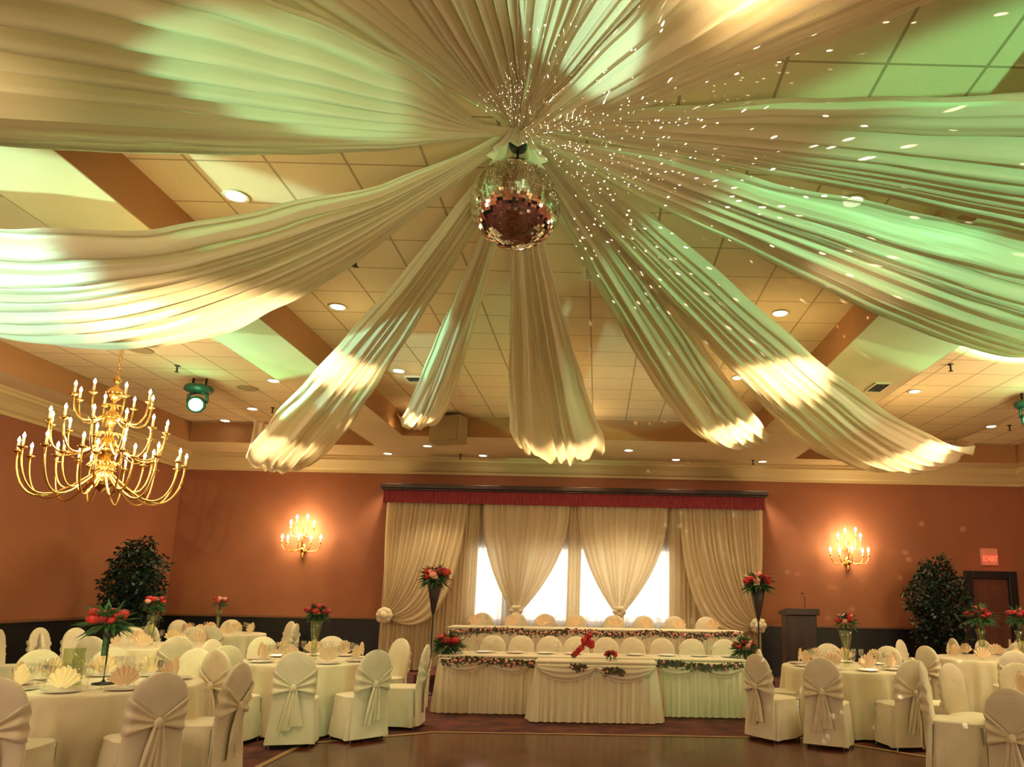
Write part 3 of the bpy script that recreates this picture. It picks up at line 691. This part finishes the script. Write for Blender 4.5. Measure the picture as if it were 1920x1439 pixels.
# ------------------------------------------------------------------ chair with linen cover
def rrect(w, d, n=48, e=4.0):
    """rounded rectangle outline, half-width w, half-depth d"""
    out = []
    for k in range(n):
        a = 2*pi*k/n; c = cos(a); s = sin(a)
        out.append((w*math.copysign(abs(c)**(2/e), c), d*math.copysign(abs(s)**(2/e), s)))
    return out
def build_chair():
    t = empty('banquet_chair')
    m = MB(); n = 64
    # skirt: from the seat to the floor, with soft folds
    vs = []; rowsz = [.045, .12, .22, .32, .40, .445, .465, .475, .478]
    for i, z in enumerate(rowsz):
        q = 1-min(1, z/.45)
        w_ = .215+.035*q - (.012 if i == 7 else 0) - (.05 if i == 8 else 0); dd = .225+.035*q - (.012 if i == 7 else 0) - (.05 if i == 8 else 0)
        for k, (x, y) in enumerate(rrect(w_, dd, n)):
            a = 2*pi*k/n; f = 1+.045*q*sin(a*9+.6)+.028*q*sin(a*14+2)
            vs.append((x*f, y*f, z + (.012*sin(a*3) if i == 0 else 0)))
    fs = []
    for i in range(len(rowsz)-1):
        for k in range(n): fs.append((i*n+k, i*n+(k+1) % n, (i+1)*n+(k+1) % n, (i+1)*n+k))
    fs.append(tuple((len(rowsz)-1)*n+k for k in range(n)))
    m.add(vs, fs)
    # back: thin padded slab with round top, leaning back a little; hangs down to the hem behind
    vs = []; fs = []; zs = [.05, .25, .44, .50, .56, .62, .68, .74, .80, .85, .89, .92, .942, .955, .960]
    for i, z in enumerate(zs):
        u = max(0, (z-.70)/.262); wd = .205*(max(0, 1-u**2.6))**.5 if u > 0 else .205
        if z < .5: wd = .205+.03*(1-z/.5)
        wd = max(wd, .02); th = .036*(1 if z < .85 else max(.25, (1-(z-.85)/.12)**.5))
        y0 = -.215 - .12*max(0, z-.45) if z > .45 else -.215-.03*(1-z/.45)
        for k, (x, y) in enumerate(rrect(wd, th, 40, 2.8)): vs.append((x, y0+y, z))
    for i in range(len(zs)-1):
        for k in range(40): fs.append((i*40+k, i*40+(k+1) % 40, (i+1)*40+(k+1) % 40, (i+1)*40+k))
    fs.append(tuple((len(zs)-1)*40+k for k in range(40))); fs.append(tuple(reversed(range(40))))
    m.add(vs, fs)
    cov = m.build('chair_cover', M['cover'], t, 'auto')
    # sash: pleated band sweeping from both sides of the back down to a knot, with tails
    m = MB()
    for s in (-1, 1):
        def sf(u, v, s=s):
            x = s*(.215*(1-u) + .015*u); zt = .80-.17*u; zb = .52+.06*u
            z = zt+(zb-zt)*v; y = -.262 - .12*(z-.5)*.9 - .012*sin(v*pi*5) - .008
            if u < .12: y += (.12-u)*.5
            return (x, y - .012*u, z)
        m.grid(sf, 10, 20)
        def sg(u, v, s=s): return (s*(.216+.004*sin(v*20)), -.262+.24*u, (.78-.06*u)+((.54+.02*u)-(.78-.06*u))*v)
    sash = m.build('sash', M['sash'], t)
    m = MB(); m.ball((0, -.30, .60), .035, .025, .042, 12, 8, .08); m.build('knot', M['sash'], sash)
    for s, ln, dx in ((-1, .40, -.03), (1, .36, .035)):
        m = MB()
        def tf(u, v, s=s, ln=ln, dx=dx): return (dx*u*1.4 + (v-.5)*(.05+.07*u) + .012*s, -.305+.012*sin(v*12+u*4)+.012*u, .585-ln*u)
        m.grid(tf, 12, 12); m.build('tail', M['sash'], sash)
    for sx in (-1, 1):
        for y in (-.2, .2):
            m = MB(); m.tube([(sx*.19, y, 0), (sx*.185, y*.97, .44)], .011, 8); m.build('leg', M['steel'], t)
    return t
chair0 = build_chair(); used = []
def place_chair(bx, by, fx, fy, label, group, z=0, s=1.0):
    """bx, by: foot of the backrest; fx, fy: what the sitter faces"""
    c = chair0 if not used else copy_tree(chair0); used.append(1)
    d = Vector((fx-bx, fy-by, 0)).normalized()
    if any(hypot(fx-a, fy-b) < .01 for a, b in (T1, T2, T3, T4, T7, T8, T9, T10)):
        dd = max(1.33, hypot(fx-bx, fy-by)); bx, by = fx-d.x*dd, fy-d.y*dd      # pushed up to the cloth, not into it
    c.location = (bx+d.x*.23, by+d.y*.23, z); c.rotation_euler = (0, 0, atan2(d.y, d.x)-pi/2); c.scale = (s, s, s)
    return tag(c, label, 'chair', group)
T1, T2, T3, T4 = (-4.30, 6.68), (-3.42, 9.2), (-6.30, 11.0), (-6.95, 14.0)
T7, T8, T9, T10 = (3.20, 9.62), (6.0, 11.45), (4.42, 6.75), (7.95, 13.2)
G1, G2, G3, G4 = 'chairs round the nearest left table', 'chairs round the left table beside the head table', 'chairs round the far left tables', 'chairs round the left corner table'
G7, G8, G9 = 'chairs round the right table beside the head table', 'chairs round the far right tables', 'chairs round the nearest right table'
CH = [
 (-4.14, 5.55, *T1, 'shaded covered chair seen from behind, cut by the lower left corner', G1),
 (-3.46, 5.97, *T1, 'covered chair seen from behind right of the corner one, at the nearest left table', G1),
 (-3.10, 6.62, -4.4, 6.75, 'covered chair turned sideways on the dance floor side of the nearest left table', G1),
 (-5.45, 7.55, *T1, 'pale covered chair facing us, leftmost behind the nearest left table', G1),
 (-4.98, 7.90, *T1, 'pale covered chair facing us behind the iron flower stand', G1),
 (-4.20, 7.95, *T1, 'pale covered chair facing us, right of the iron flower stand', G1),
 (-3.09, 7.92, *T2, 'green lit covered chair seen squarely from behind at the left table', G2),
 (-2.47, 8.38, *T2, 'green lit covered chair angled beside the dance floor edge', G2),
 (-2.10, 9.25, *T2, 'covered chair in profile facing left, nearest to the head table', G2),
 (-2.79, 10.12, *T2, 'white covered chair facing us behind the angled green lit chair', G2),
 (-3.62, 10.3, *T2, 'white covered chair facing us right of the rose vase', G2),
 (-4.42, 10.15, *T2, 'white covered chair facing us left of the rose vase', G2),
 (-4.66, 9.45, *T2, 'pale green lit covered chair turned to the rose vase table', G2),
 (-4.15, 8.55, -5.4, 9.6, 'covered chair with round back seen from behind and seat to the left', G2),
 (-3.86, 8.1, *T2, 'covered chair facing right behind the sideways one, white seat showing', G2),
 (-7.17, 10.25, *T3, 'shaded covered chair seen from behind against the left wainscot', G3),
 (-7.75, 11.4, *T3, 'white covered chair lit from the front beside the shaded one', G3),
 (-8.2, 11.3, -7, 11.3, 'narrow covered chair in profile by the left wall', G3),
 (-8.3, 10.7, -7.2, 11.2, 'covered chair in profile at the very left edge', G3),
 (-7.36, 12.1, *T3, 'white covered chair facing us below the left tree', G3),
 (-6.35, 9.82, *T3, 'grey shaded covered chair seen from behind beside the tall vase', G3),
 (-5.5, 10.0, *T3, 'olive shaded covered chair seen from behind, right side of the far left table', G3),
 (-6.50, 12.2, *T3, 'pale green covered chair facing us beyond the far left table', G3),
 (-8.2, 14.1, *T4, 'small white covered chair just right of the left tree', G4),
 (-8.05, 14.7, *T4, 'pale covered chair rising above the others right of the left tree', G4),
 (-7.39, 12.9, *T4, 'small tan covered chair seen from behind, left one at the corner table', G4),
 (-6.53, 12.9, *T4, 'small tan covered chair seen from behind, right one at the corner table', G4),
 (-7.28, 15.05, *T4, 'small white covered chair against the back wainscot', G4),
 (-6.30, 14.75, *T4, 'greenish covered chair against the back wainscot below the sconce', G4),
 (-5.75, 14.1, *T4, 'slim green lit covered chair in profile before the dark wainscot', G4),
 (2.50, 8.34, *T7, 'covered chair seen squarely from behind on the right, tail of sash to the hem', G7),
 (3.44, 8.45, *T7, 'covered chair seen from behind, second from the head table at right', G7),
 (3.35, 10.72, *T7, 'cream covered chair facing us left of the tall vase at right', G7),
 (4.10, 10.6, *T7, 'white covered chair facing us right of the tall vase at right', G7),
 (1.89, 8.75, *T7, 'covered chair with sash at the right end of the head table', G7),
 (2.10, 9.50, 3.4, 9.4, 'pink white covered chair in profile facing right beside the head table end', G7),
 (3.66, 8.62, 4.8, 8.5, 'slim white covered chair in profile facing right between the two right tables', G7),
 (5.25, 12.2, *T8, 'tall pale covered chair left of the right tree pot', G8),
 (4.85, 10.9, *T8, 'tan covered chair beyond the nearest right table', G8),
 (3.30, 7.33, *T9, 'covered chair in profile facing right, left of the nearest right table', G9, 0, 1.06),
 (3.80, 7.78, *T9, 'cream covered chair facing us behind the nearest right table', G9),
 (3.16, 5.75, *T9, 'nearest covered chair at the lower right corner seen from behind', G9),
 (5.66, 10.2, *T8, 'tan covered chair seen from behind at the far right table', G8),
 (4.52, 7.95, *T9, 'white covered chair facing us, cut by the right edge', G9),
 (6.32, 13.2, *T10, 'slim greenish covered chair in profile below the right tree', G8),
 (6.66, 12.85, *T10, 'tan covered chair seen from behind in front of the exit door', G8),
 (7.45, 12.75, *T10, 'pale covered chair behind the far right flowers', G8),
]
for a in CH: place_chair(*a)
GF, GB = 'chairs in the front row of the head table', 'chairs in the raised back row of the head table'
ordn = ['first', 'second', 'third', 'fourth', 'fifth', 'sixth', 'seventh', 'eighth', 'ninth']
for i, x in enumerate([-1.56, -1.13, -.70, -.30, .16, .56, 1.01, 1.47, 1.97]):
    place_chair(x, 11.5, x, 5, 'white covered chair facing us in the lower head table row, %s from the left' % ordn[i], GF)
for i, x in enumerate([-2.03, -1.43, -.91, -.36, .32, .85, 1.40, 1.97]):
    place_chair(x, 13.4, x, 5, 'cream covered chair facing us in the raised row by the curtain, %s from the left' % ordn[i], GB, .28)

# ------------------------------------------------------------------ round tables
def folds_z(a, q, seed): return (1+q*(.030*sin(a*17+seed)+.022*sin(a*27+seed*2)+.015*sin(a*9+seed*3)))
def table_cloth(name, r, h, matl, parent, seed, nfold=1.0):
    m = MB(); n = 240; zs = [h, h, h, h-.004, h-.02, h-.08, h-.2, h-.35, h-.5, h-.62, .03]; rs = [0.001, r*.6, r*.97, r, r+.01, r+.012, r+.02, r+.035, r+.05, r+.062, r+.075]
    vs = []; fs = []
    for i, (z, rr) in enumerate(zip(zs, rs)):
        q = max(0, (h-.01-z)/h) if i > 3 else 0
        for k in range(n):
            a = 2*pi*k/n; f = folds_z(a, q**.6*nfold*1.2, seed) if q > 0 else 1
            vs.append((rr*f*cos(a), rr*f*sin(a), z))
    for i in range(len(zs)-1):
        for k in range(n): fs.append((i*n+k, i*n+(k+1) % n, (i+1)*n+(k+1) % n, (i+1)*n+k))
    m.add(vs, fs); return m.build(name, matl, parent)
def bouquet(x, y, z, r, n_f, label, group, cols=('red', 'deepred'), seed=1, leafn=130, spray=1.0):
    rnd = random.Random(seed); t = empty('flower_bouquet', (x, y, z), 0, label, 'flowers', group)
    m = MB(); vs = []; fs = []
    for i in range(leafn):
        a = rnd.uniform(0, 2*pi); e = rnd.uniform(-.5, 1.2); L_ = r*rnd.uniform(.5, 1.0)*spray
        d = Vector((cos(a)*cos(e), sin(a)*cos(e), sin(e))); c = d*r*.25; s_ = d.cross(Vector((0, 0, 1))).normalized()*r*.12
        n0 = len(vs); vs += [c, c+d*L_*.5+s_, c+d*L_+Vector((0, 0, -.2*r)), c+d*L_*.5-s_]; fs.append((n0, n0+1, n0+2, n0+3))
    m.add(vs, fs); m.tube([(0, 0, -r*1.6), (0, 0, 0)], r*.12, 6); m.build('foliage', M['leaf'], t, False)
    n_f = int(n_f*1.6)
    for i in range(n_f):
        a = i*2.4+rnd.random()*.4; e = .15+1.2*rnd.random(); rr = r*rnd.uniform(.6, .95)
        c = Vector((cos(a)*cos(e), sin(a)*cos(e), sin(e)*.8))*rr
        m = MB(); s_ = r*rnd.uniform(.20, .29)
        m.ball(c, s_, s_, s_*.8, 10, 7, .18)
        for p_ in range(5):
            b = p_*1.256; m.ball(c+Vector((cos(b)*s_*.6, sin(b)*s_*.6, s_*.1)), s_*.5, s_*.5, s_*.6, 7, 5, .2)
        m.build('blossom', M[cols[i % len(cols)]], t)
    return t
def vase(x, y, z, h, r0, r1, label, cat='vase', group='table centrepiece vases'):
    m = MB(); m.lathe([(r0*.9, 0), (r0, .01), (r0*.9, .03), (r0*.75, h*.4), (r1*.8, h*.8), (r1, h), (r1*.93, h), (r1*.73, h*.8), (r0*.66, h*.4), (r0*.5, .04), (.002, .035)], 24)
    o = m.build('glass_vase', M['vaseglass'], None); o.location = (x, y, z); return tag(o, label, cat, group)
M['vaseglass'] = clear_glass('greenish clear glass', (.88, .92, .78), .12)
proto = {}
def napkin(x, y, z, rz, label, group):
    if 'n' not in proto:
        m = MB()
        def nf(u, v):
            a = (v-.5)*2.3; r_ = .03+.16*u*(1-.12*abs(sin(v*pi*7)))
            return (sin(a)*r_*.75, .012*sin(v*pi*14)*u+.02*u, .005+cos(a)*r_)
        m.grid(nf, 5, 56); o = m.build('folded_napkin', M['napkin']); proto['n'] = o
    else: o = proto['n'].copy(); COL.objects.link(o)
    o.location = (x, y, z); o.rotation_euler = (0, 0, rz); return tag(o, label, 'napkin', group)
def plate(x, y, z, label, group):
    if 'p' not in proto:
        m = MB(); m.lathe([(.001, .004), (.085, .004), (.135, .016), (.136, .02), (.13, .02), (.083, .009), (.001, .009)], 32); o = m.build('dinner_plate', M['china']); proto['p'] = o
    else: o = proto['p'].copy(); COL.objects.link(o)
    o.location = (x, y, z); return tag(o, label, 'plate', group)
def goblet(x, y, z, label, group):
    if 'g' not in proto:
        m = MB(); m.lathe([(.001, 0), (.035, 0), (.035, .004), (.006, .008), (.005, .09), (.03, .11), (.038, .14), (.036, .19), (.034, .19), (.034, .14), (.027, .113), (.001, .1)], 16); o = m.build('wine_glass', M['glass']); proto['g'] = o
    else: o = proto['g'].copy(); COL.objects.link(o)
    o.location = (x, y, z); return tag(o, label, 'glass', group)
TAB = [(T1, 'nearest left table', 9, 1), (T2, 'left table with the rose vase', 9, 1), (T3, 'far left table', 8, 0), (T4, 'left corner table', 8, 0), (T7, 'right table beside the head table', 9, 1), (T8, 'far right table', 8, 0), (T9, 'nearest right table', 9, 1), (T10, 'table before the exit door', 8, 0)]
for i, (c, where, ns, full) in enumerate(TAB):
    t = empty('banquet_table', (c[0], c[1], 0), 0, 'round %s under a floor-length cream cloth' % where, 'table', 'round banquet tables')
    table_cloth('tablecloth', .80, .76, M['cloth'], t, i*1.7)
    seen = set()
    for k in range(ns):
        a = 2*pi*k/ns + i*.5
        px, py = c[0]+.60*cos(a), c[1]+.60*sin(a)
        side = ['right', 'back right', 'back', 'back left', 'left', 'front left', 'front', 'front right'][int(round((a % (2*pi))/(pi/4))) % 8]
        if side in seen: side = 'second ' + side
        seen.add(side)
        if full: plate(px, py, .762, 'white dinner plate at the %s of the %s' % (side, where), 'plates on the ' + where)
        zz = .762+(.009 if full else 0)
        napkin(px, py, zz, a+pi/2, 'peach fan-folded napkin at the %s of the %s' % (side, where), 'napkins on the ' + where)
        goblet(c[0]+.48*cos(a+.25), c[1]+.48*sin(a+.25), .762, 'outer stemmed glass at the %s of the %s' % (side, where), 'glasses on the ' + where)
        if full: goblet(c[0]+.46*cos(a+.45), c[1]+.46*sin(a+.45), .762, 'inner stemmed glass at the %s of the %s' % (side, where), 'glasses on the ' + where)
# centrepieces
vase(T2[0]+.02, T2[1], .762, .46, .045, .075, 'tall green tinted vase in the middle of the left table beside the head table')
bouquet(T2[0]+.02, T2[1], 1.30, .16, 8, 'dark red roses in the vase on the left table beside the head table', 'table centrepieces', ('red', 'deepred'), 2)
vase(-6.43, 11.0, .762, .42, .045, .08, 'tall clear vase on the far left table')
bouquet(-6.43, 11.0, 1.32, .16, 6, 'red flowers and leaves in the vase on the far left table', 'table centrepieces', ('red', 'pink'), 3)
vase(-6.98, 14.0, .762, .42, .04, .07, 'slim vase on the left corner table')
bouquet(-6.98, 14.0, 1.30, .15, 6, 'faded red flowers in the vase on the left corner table', 'table centrepieces', ('red', 'pink'), 4, 40)
vase(T7[0], T7[1], .762, .44, .045, .09, 'tall flared vase on the right table beside the head table')
bouquet(T7[0], T7[1], 1.30, .15, 7, 'pink and red flowers in the vase on the right table beside the head table', 'table centrepieces', ('red', 'pink'), 5, 60, 1.2)
vase(5.84, 11.35, .762, .42, .045, .08, 'tall vase on the far right table, left one')
bouquet(5.84, 11.35, 1.36, .20, 8, 'spreading red flowers on the far right table', 'table centrepieces', ('red', 'deepred'), 6, 90, 1.4)
vase(6.46, 11.4, .762, .42, .045, .08, 'tall vase at the right edge on the far right table')
bouquet(6.46, 11.4, 1.36, .19, 7, 'red flowers cut by the right edge of the picture', 'table centrepieces', ('red', 'deepred'), 7, 80, 1.3)
# iron flower stand with glass hurricane on the nearest left table
t = empty('flower_stand', (-4.22, 6.62, .762), 0, 'thin black iron flower stand on the nearest left table', 'flower stand')
m = MB(); m.lathe([(.001, 0), (.085, 0), (.085, .012), (.02, .02), (.008, .04)], 20); m.build('base', M['black'], t)
m = MB(); m.tube([(0, 0, .03), (0, 0, .40)], .006); m.build('stem', M['black'], t)
m = MB(); m.lathe([(.01, .38), (.05, .40), (.06, .44), (.05, .44), (.01, .41)], 16); m.build('cup', M['black'], t)
bouquet(-4.25, 6.62, 1.27, .17, 9, 'bright red flowers with long leaves above the nearest left table', 'table centrepieces', ('red', 'red', 'deepred'), 8, 90, 1.5)
m = MB(); m.lathe([(.075, 0), (.08, .01), (.08, .30), (.076, .30), (.076, .015), (.002, .012)], 28); o = m.build('hurricane_vase', M['vaseglass']); o.location = (-4.45, 6.55, .762)
tag(o, 'wide clear glass cylinder vase on the nearest left table', 'vase')

# ------------------------------------------------------------------ head tables
def skirt_table(name, x0, x1, y0, y1, z0, h, label, seed, flare=.06, folds=40):
    t = empty(name, (0, 0, z0), 0, label, 'table')
    m = MB(); r = .05
    # outline: front and two sides, rounded corners
    path = [(x0, y1), (x0, y0+r)] + [(x0+r-r*cos(a), y0+r-r*sin(a)) for a in (R(30), R(60))] + [(x0+r, y0)] + [(x0+r+(x1-x0-2*r)*i/20, y0) for i in range(1, 20)] + [(x1-r, y0)] + [(x1-r+r*sin(a), y0+r-r*cos(a)) for a in (R(30), R(60))] + [(x1, y0+r), (x1, y1)]
    ds = [0]
    for a, b in zip(path, path[1:]): ds.append(ds[-1]+hypot(b[0]-a[0], b[1]-a[1]))
    tot = ds[-1]
    def at(s):
        s = s*tot
        for i in range(len(ds)-1):
            if s <= ds[i+1]+1e-9:
                q = (s-ds[i])/(ds[i+1]-ds[i]); a, b = path[i], path[i+1]
                tx, ty = b[0]-a[0], b[1]-a[1]; l = hypot(tx, ty)
                return a[0]+tx*q, a[1]+ty*q, ty/l, -tx/l
        return path[-1][0], path[-1][1], 1, 0
    nf = int(tot*folds/4)
    def fn(u, v):
        x, y, nx, ny = at(v); d = flare*u + (.016*u**.5+.006)*sin(2*pi*nf*v+1.1*sin(2*pi*v*nf*.23+seed)) + .012*u*sin(2*pi*nf*2.7*v)
        return (x+nx*-d*-1 if False else x-(-nx)*d*-1*-1, y+ny*d, h-.01-(h-.025)*u)
    def fn2(u, v):
        x, y, nx, ny = at(v); d = flare*u + (.016*u**.5+.004)*sin(2*pi*nf*v+1.1*sin(2*pi*v*nf*.23+seed)) + .01*u*sin(2*pi*nf*2.7*v)
        cx, cy = (x0+x1)/2, (y0+y1)/2
        if (x-cx)*nx+(y-cy)*ny < 0: nx, ny = -nx, -ny
        return (x+nx*d, y+ny*d, h-.01-(h-.025)*u)
    m.grid(fn2, 10, nf*14, True); m.build('skirt', M['skirt'], t)
    solid('tabletop', M['cloth'], [(x0-.015, x1+.015, y0-.02, y1, h-.03, h)], t, .012)
    return t
def swags(t, x0, x1, y, h, n, drop=.14):
    w_ = (x1-x0)/n
    for i in range(n):
        a = x0+w_*i; m = MB()
        def sf(u, v, a=a):
            z = h-.02-(drop*u)*(4*v*(1-v))**.8 - .05*u - .02
            return (a+w_*v, y-.045-.03*sin(pi*u)-.010*sin(u*pi*6), z)
        m.grid(sf, 18, 24, True); m.build('swag', M['cloth'], t)
def garland(t, x0, x1, y, z, n, seed, red=.3, hang=.06, mats=('leaf', 'pink')):
    rnd = random.Random(seed); m = MB(); vs = []; fs = []; f2 = MB(); red *= .55
    for i in range(n):
        x = rnd.uniform(x0, x1); c = Vector((x, y-rnd.uniform(0, .03), z-abs(rnd.gauss(0, hang*.5))-hang*.3*(1+sin(x*5)))); a = rnd.uniform(0, 2*pi)
        d = Vector((cos(a), -.3, sin(a))).normalized()*rnd.uniform(.025, .05); s_ = d.cross(Vector((0, 1, 0))).normalized()*.014
        n0 = len(vs); vs += [c, c+d*.5+s_, c+d, c+d*.5-s_]; fs.append((n0, n0+1, n0+2, n0+3))
        if rnd.random() < red*.25: f2.ball(c+Vector((0, -.015, 0)), .02, .015, .018, 6, 4, .2)
    m.add(vs, fs); g = m.build('garland', M['leafdark'], t, False)
    if f2.v: f2.build('small_blossoms', M[mats[1]], g)
M['leafdark'] = noise_color(mat('garland leaves', (.05, .09, .04), .6), (.03, .05, .025), (.12, .10, .05), sc_=20)
FY = 10.3
t = skirt_table('head_table', -2.12, 2.05, FY, 11.0, 0, .76, 'long front head table with gathered cream skirt and leafy garland', 1)
swags(t, -2.1, -.8, FY-.02, .76, 2); swags(t, .8, 2.03, FY-.02, .76, 2)
garland(t, -2.05, -.8, FY-.09, .73, 420, 1, .5); garland(t, .82, 2.0, FY-.09, .73, 420, 2, .1)
t = skirt_table('sweetheart_table', -.76, .78, 9.78, FY-.09, 0, .75, 'small draped table projecting in front of the long head table', 4, .10)
swags(t, -.74, .76, 9.76, .75, 2, .16)
garland(t, -.3, -.12, 9.67, .71, 90, 5, .1, .05); garland(t, .12, .36, 9.67, .71, 110, 6, .1, .07)
# platform and the raised table
pf = tag(solid('stage_platform', M['carpet'], [(-2.9, 2.9, 12.25, 14.6, 0, .28)]), 'low carpeted platform under the raised back row of the head table', 'platform')
t = skirt_table('raised_head_table', -2.42, 2.42, 12.4, 12.95, .28, .76, 'long raised back head table with white top and flower garland', 7, .03)
garland(t, -2.36, 2.36, 12.36, .745, 1300, 9, .8, .07)
# place settings on the head tables
for i, x in enumerate([-1.56, -1.13, -.70, -.30, .56, 1.01, 1.47, 1.9]):
    plate(x, FY+.42, .762, 'white dinner plate on the front head table, %s from the left' % ordn[i], 'plates on the front head table')
    goblet(x+.17, FY+.3, .762, 'stemmed glass on the front head table, %s from the left' % ordn[i], 'glasses on the front head table')
for i, x in enumerate([-2.03, -1.43, -.91, -.36, .32, .85, 1.40, 1.97]):
    napkin(x, 12.66, 1.042, 0, 'peach fan-folded napkin on the raised head table, %s from the left' % ordn[i], 'napkins on the raised head table')
    goblet(x+.2, 12.6, 1.042, 'stemmed glass on the raised head table, %s from the left' % ordn[i], 'glasses on the raised head table')
# tall flower stands at both ends
for sx, lab, sd in ((-2.62, 'tall dark trumpet vase on a stand at the left end of the head tables', 11), (2.62, 'tall dark trumpet vase on a stand at the right end of the head tables', 12)):
    t = empty('trumpet_vase_stand', (sx, 12.1, 0), 0, lab, 'vase', 'trumpet vases')
    m = MB(); m.lathe([(.15, 0), (.15, .02), (.03, .04), (.012, .08), (.012, 1.25), (.02, 1.27)], 16); m.build('stand', M['brass' if 0 else 'black'], t)
    m = MB(); m.lathe([(.012, 1.22), (.03, 1.26), (.045, 1.34), (.075, 1.5), (.125, 1.72), (.12, 1.72), (.07, 1.5), (.03, 1.32)], 20); m.build('trumpet', M['pot'], t)
    side = 'left' if sx < 0 else 'right'
    bouquet(sx, 12.1, 1.80, .24, 13, 'large red flower arrangement in the %s trumpet vase' % side, 'large flower arrangements', ('red', 'red', 'deepred', 'pink'), sd, 110, 1.2)
bouquet(-2.03, 10.45, .86, .2, 8, 'red and dark flowers at the left end of the front head table', 'head table flowers', ('red', 'deepred'), 21, 110, 1.3)
bouquet(2.1, 10.6, .88, .17, 6, 'green leaves and red flowers at the right end of the front head table', 'head table flowers', ('red', 'deepred', 'pink'), 22, 120, 1.4)
# cascading red bouquet leaning on the small table, and the round dark one
t = empty('cascading_bouquet', (-.13, 10.0, .76), 0, 'cascade of bright red roses on the small draped table', 'flowers', 'head table flowers')
m = MB(); m.tube([(-.16, -.05, .02), (-.08, 0, .12), (0, 0, .22), (.03, 0, .3)], .015, 6); m.build('stem', M['leaf'], t)
for i, (dx, dz) in enumerate(((-.15, .05), (-.12, .08), (-.06, .14), (-.02, .20), (.04, .19), (.07, .22), (.01, .27), (.05, .30), (-.02, .24), (.08, .17), (-.09, .11))):
    m = MB(); m.ball((dx, -.02*(i % 3), dz), .042, .04, .038, 10, 7, .2); m.build('blossom', M['red'], t)
bouquet(.2, 9.95, .80, .1, 9, 'small round bouquet of dark red roses on the small draped table', 'head table flowers', ('deepred', 'red'), 24, 30, .9)
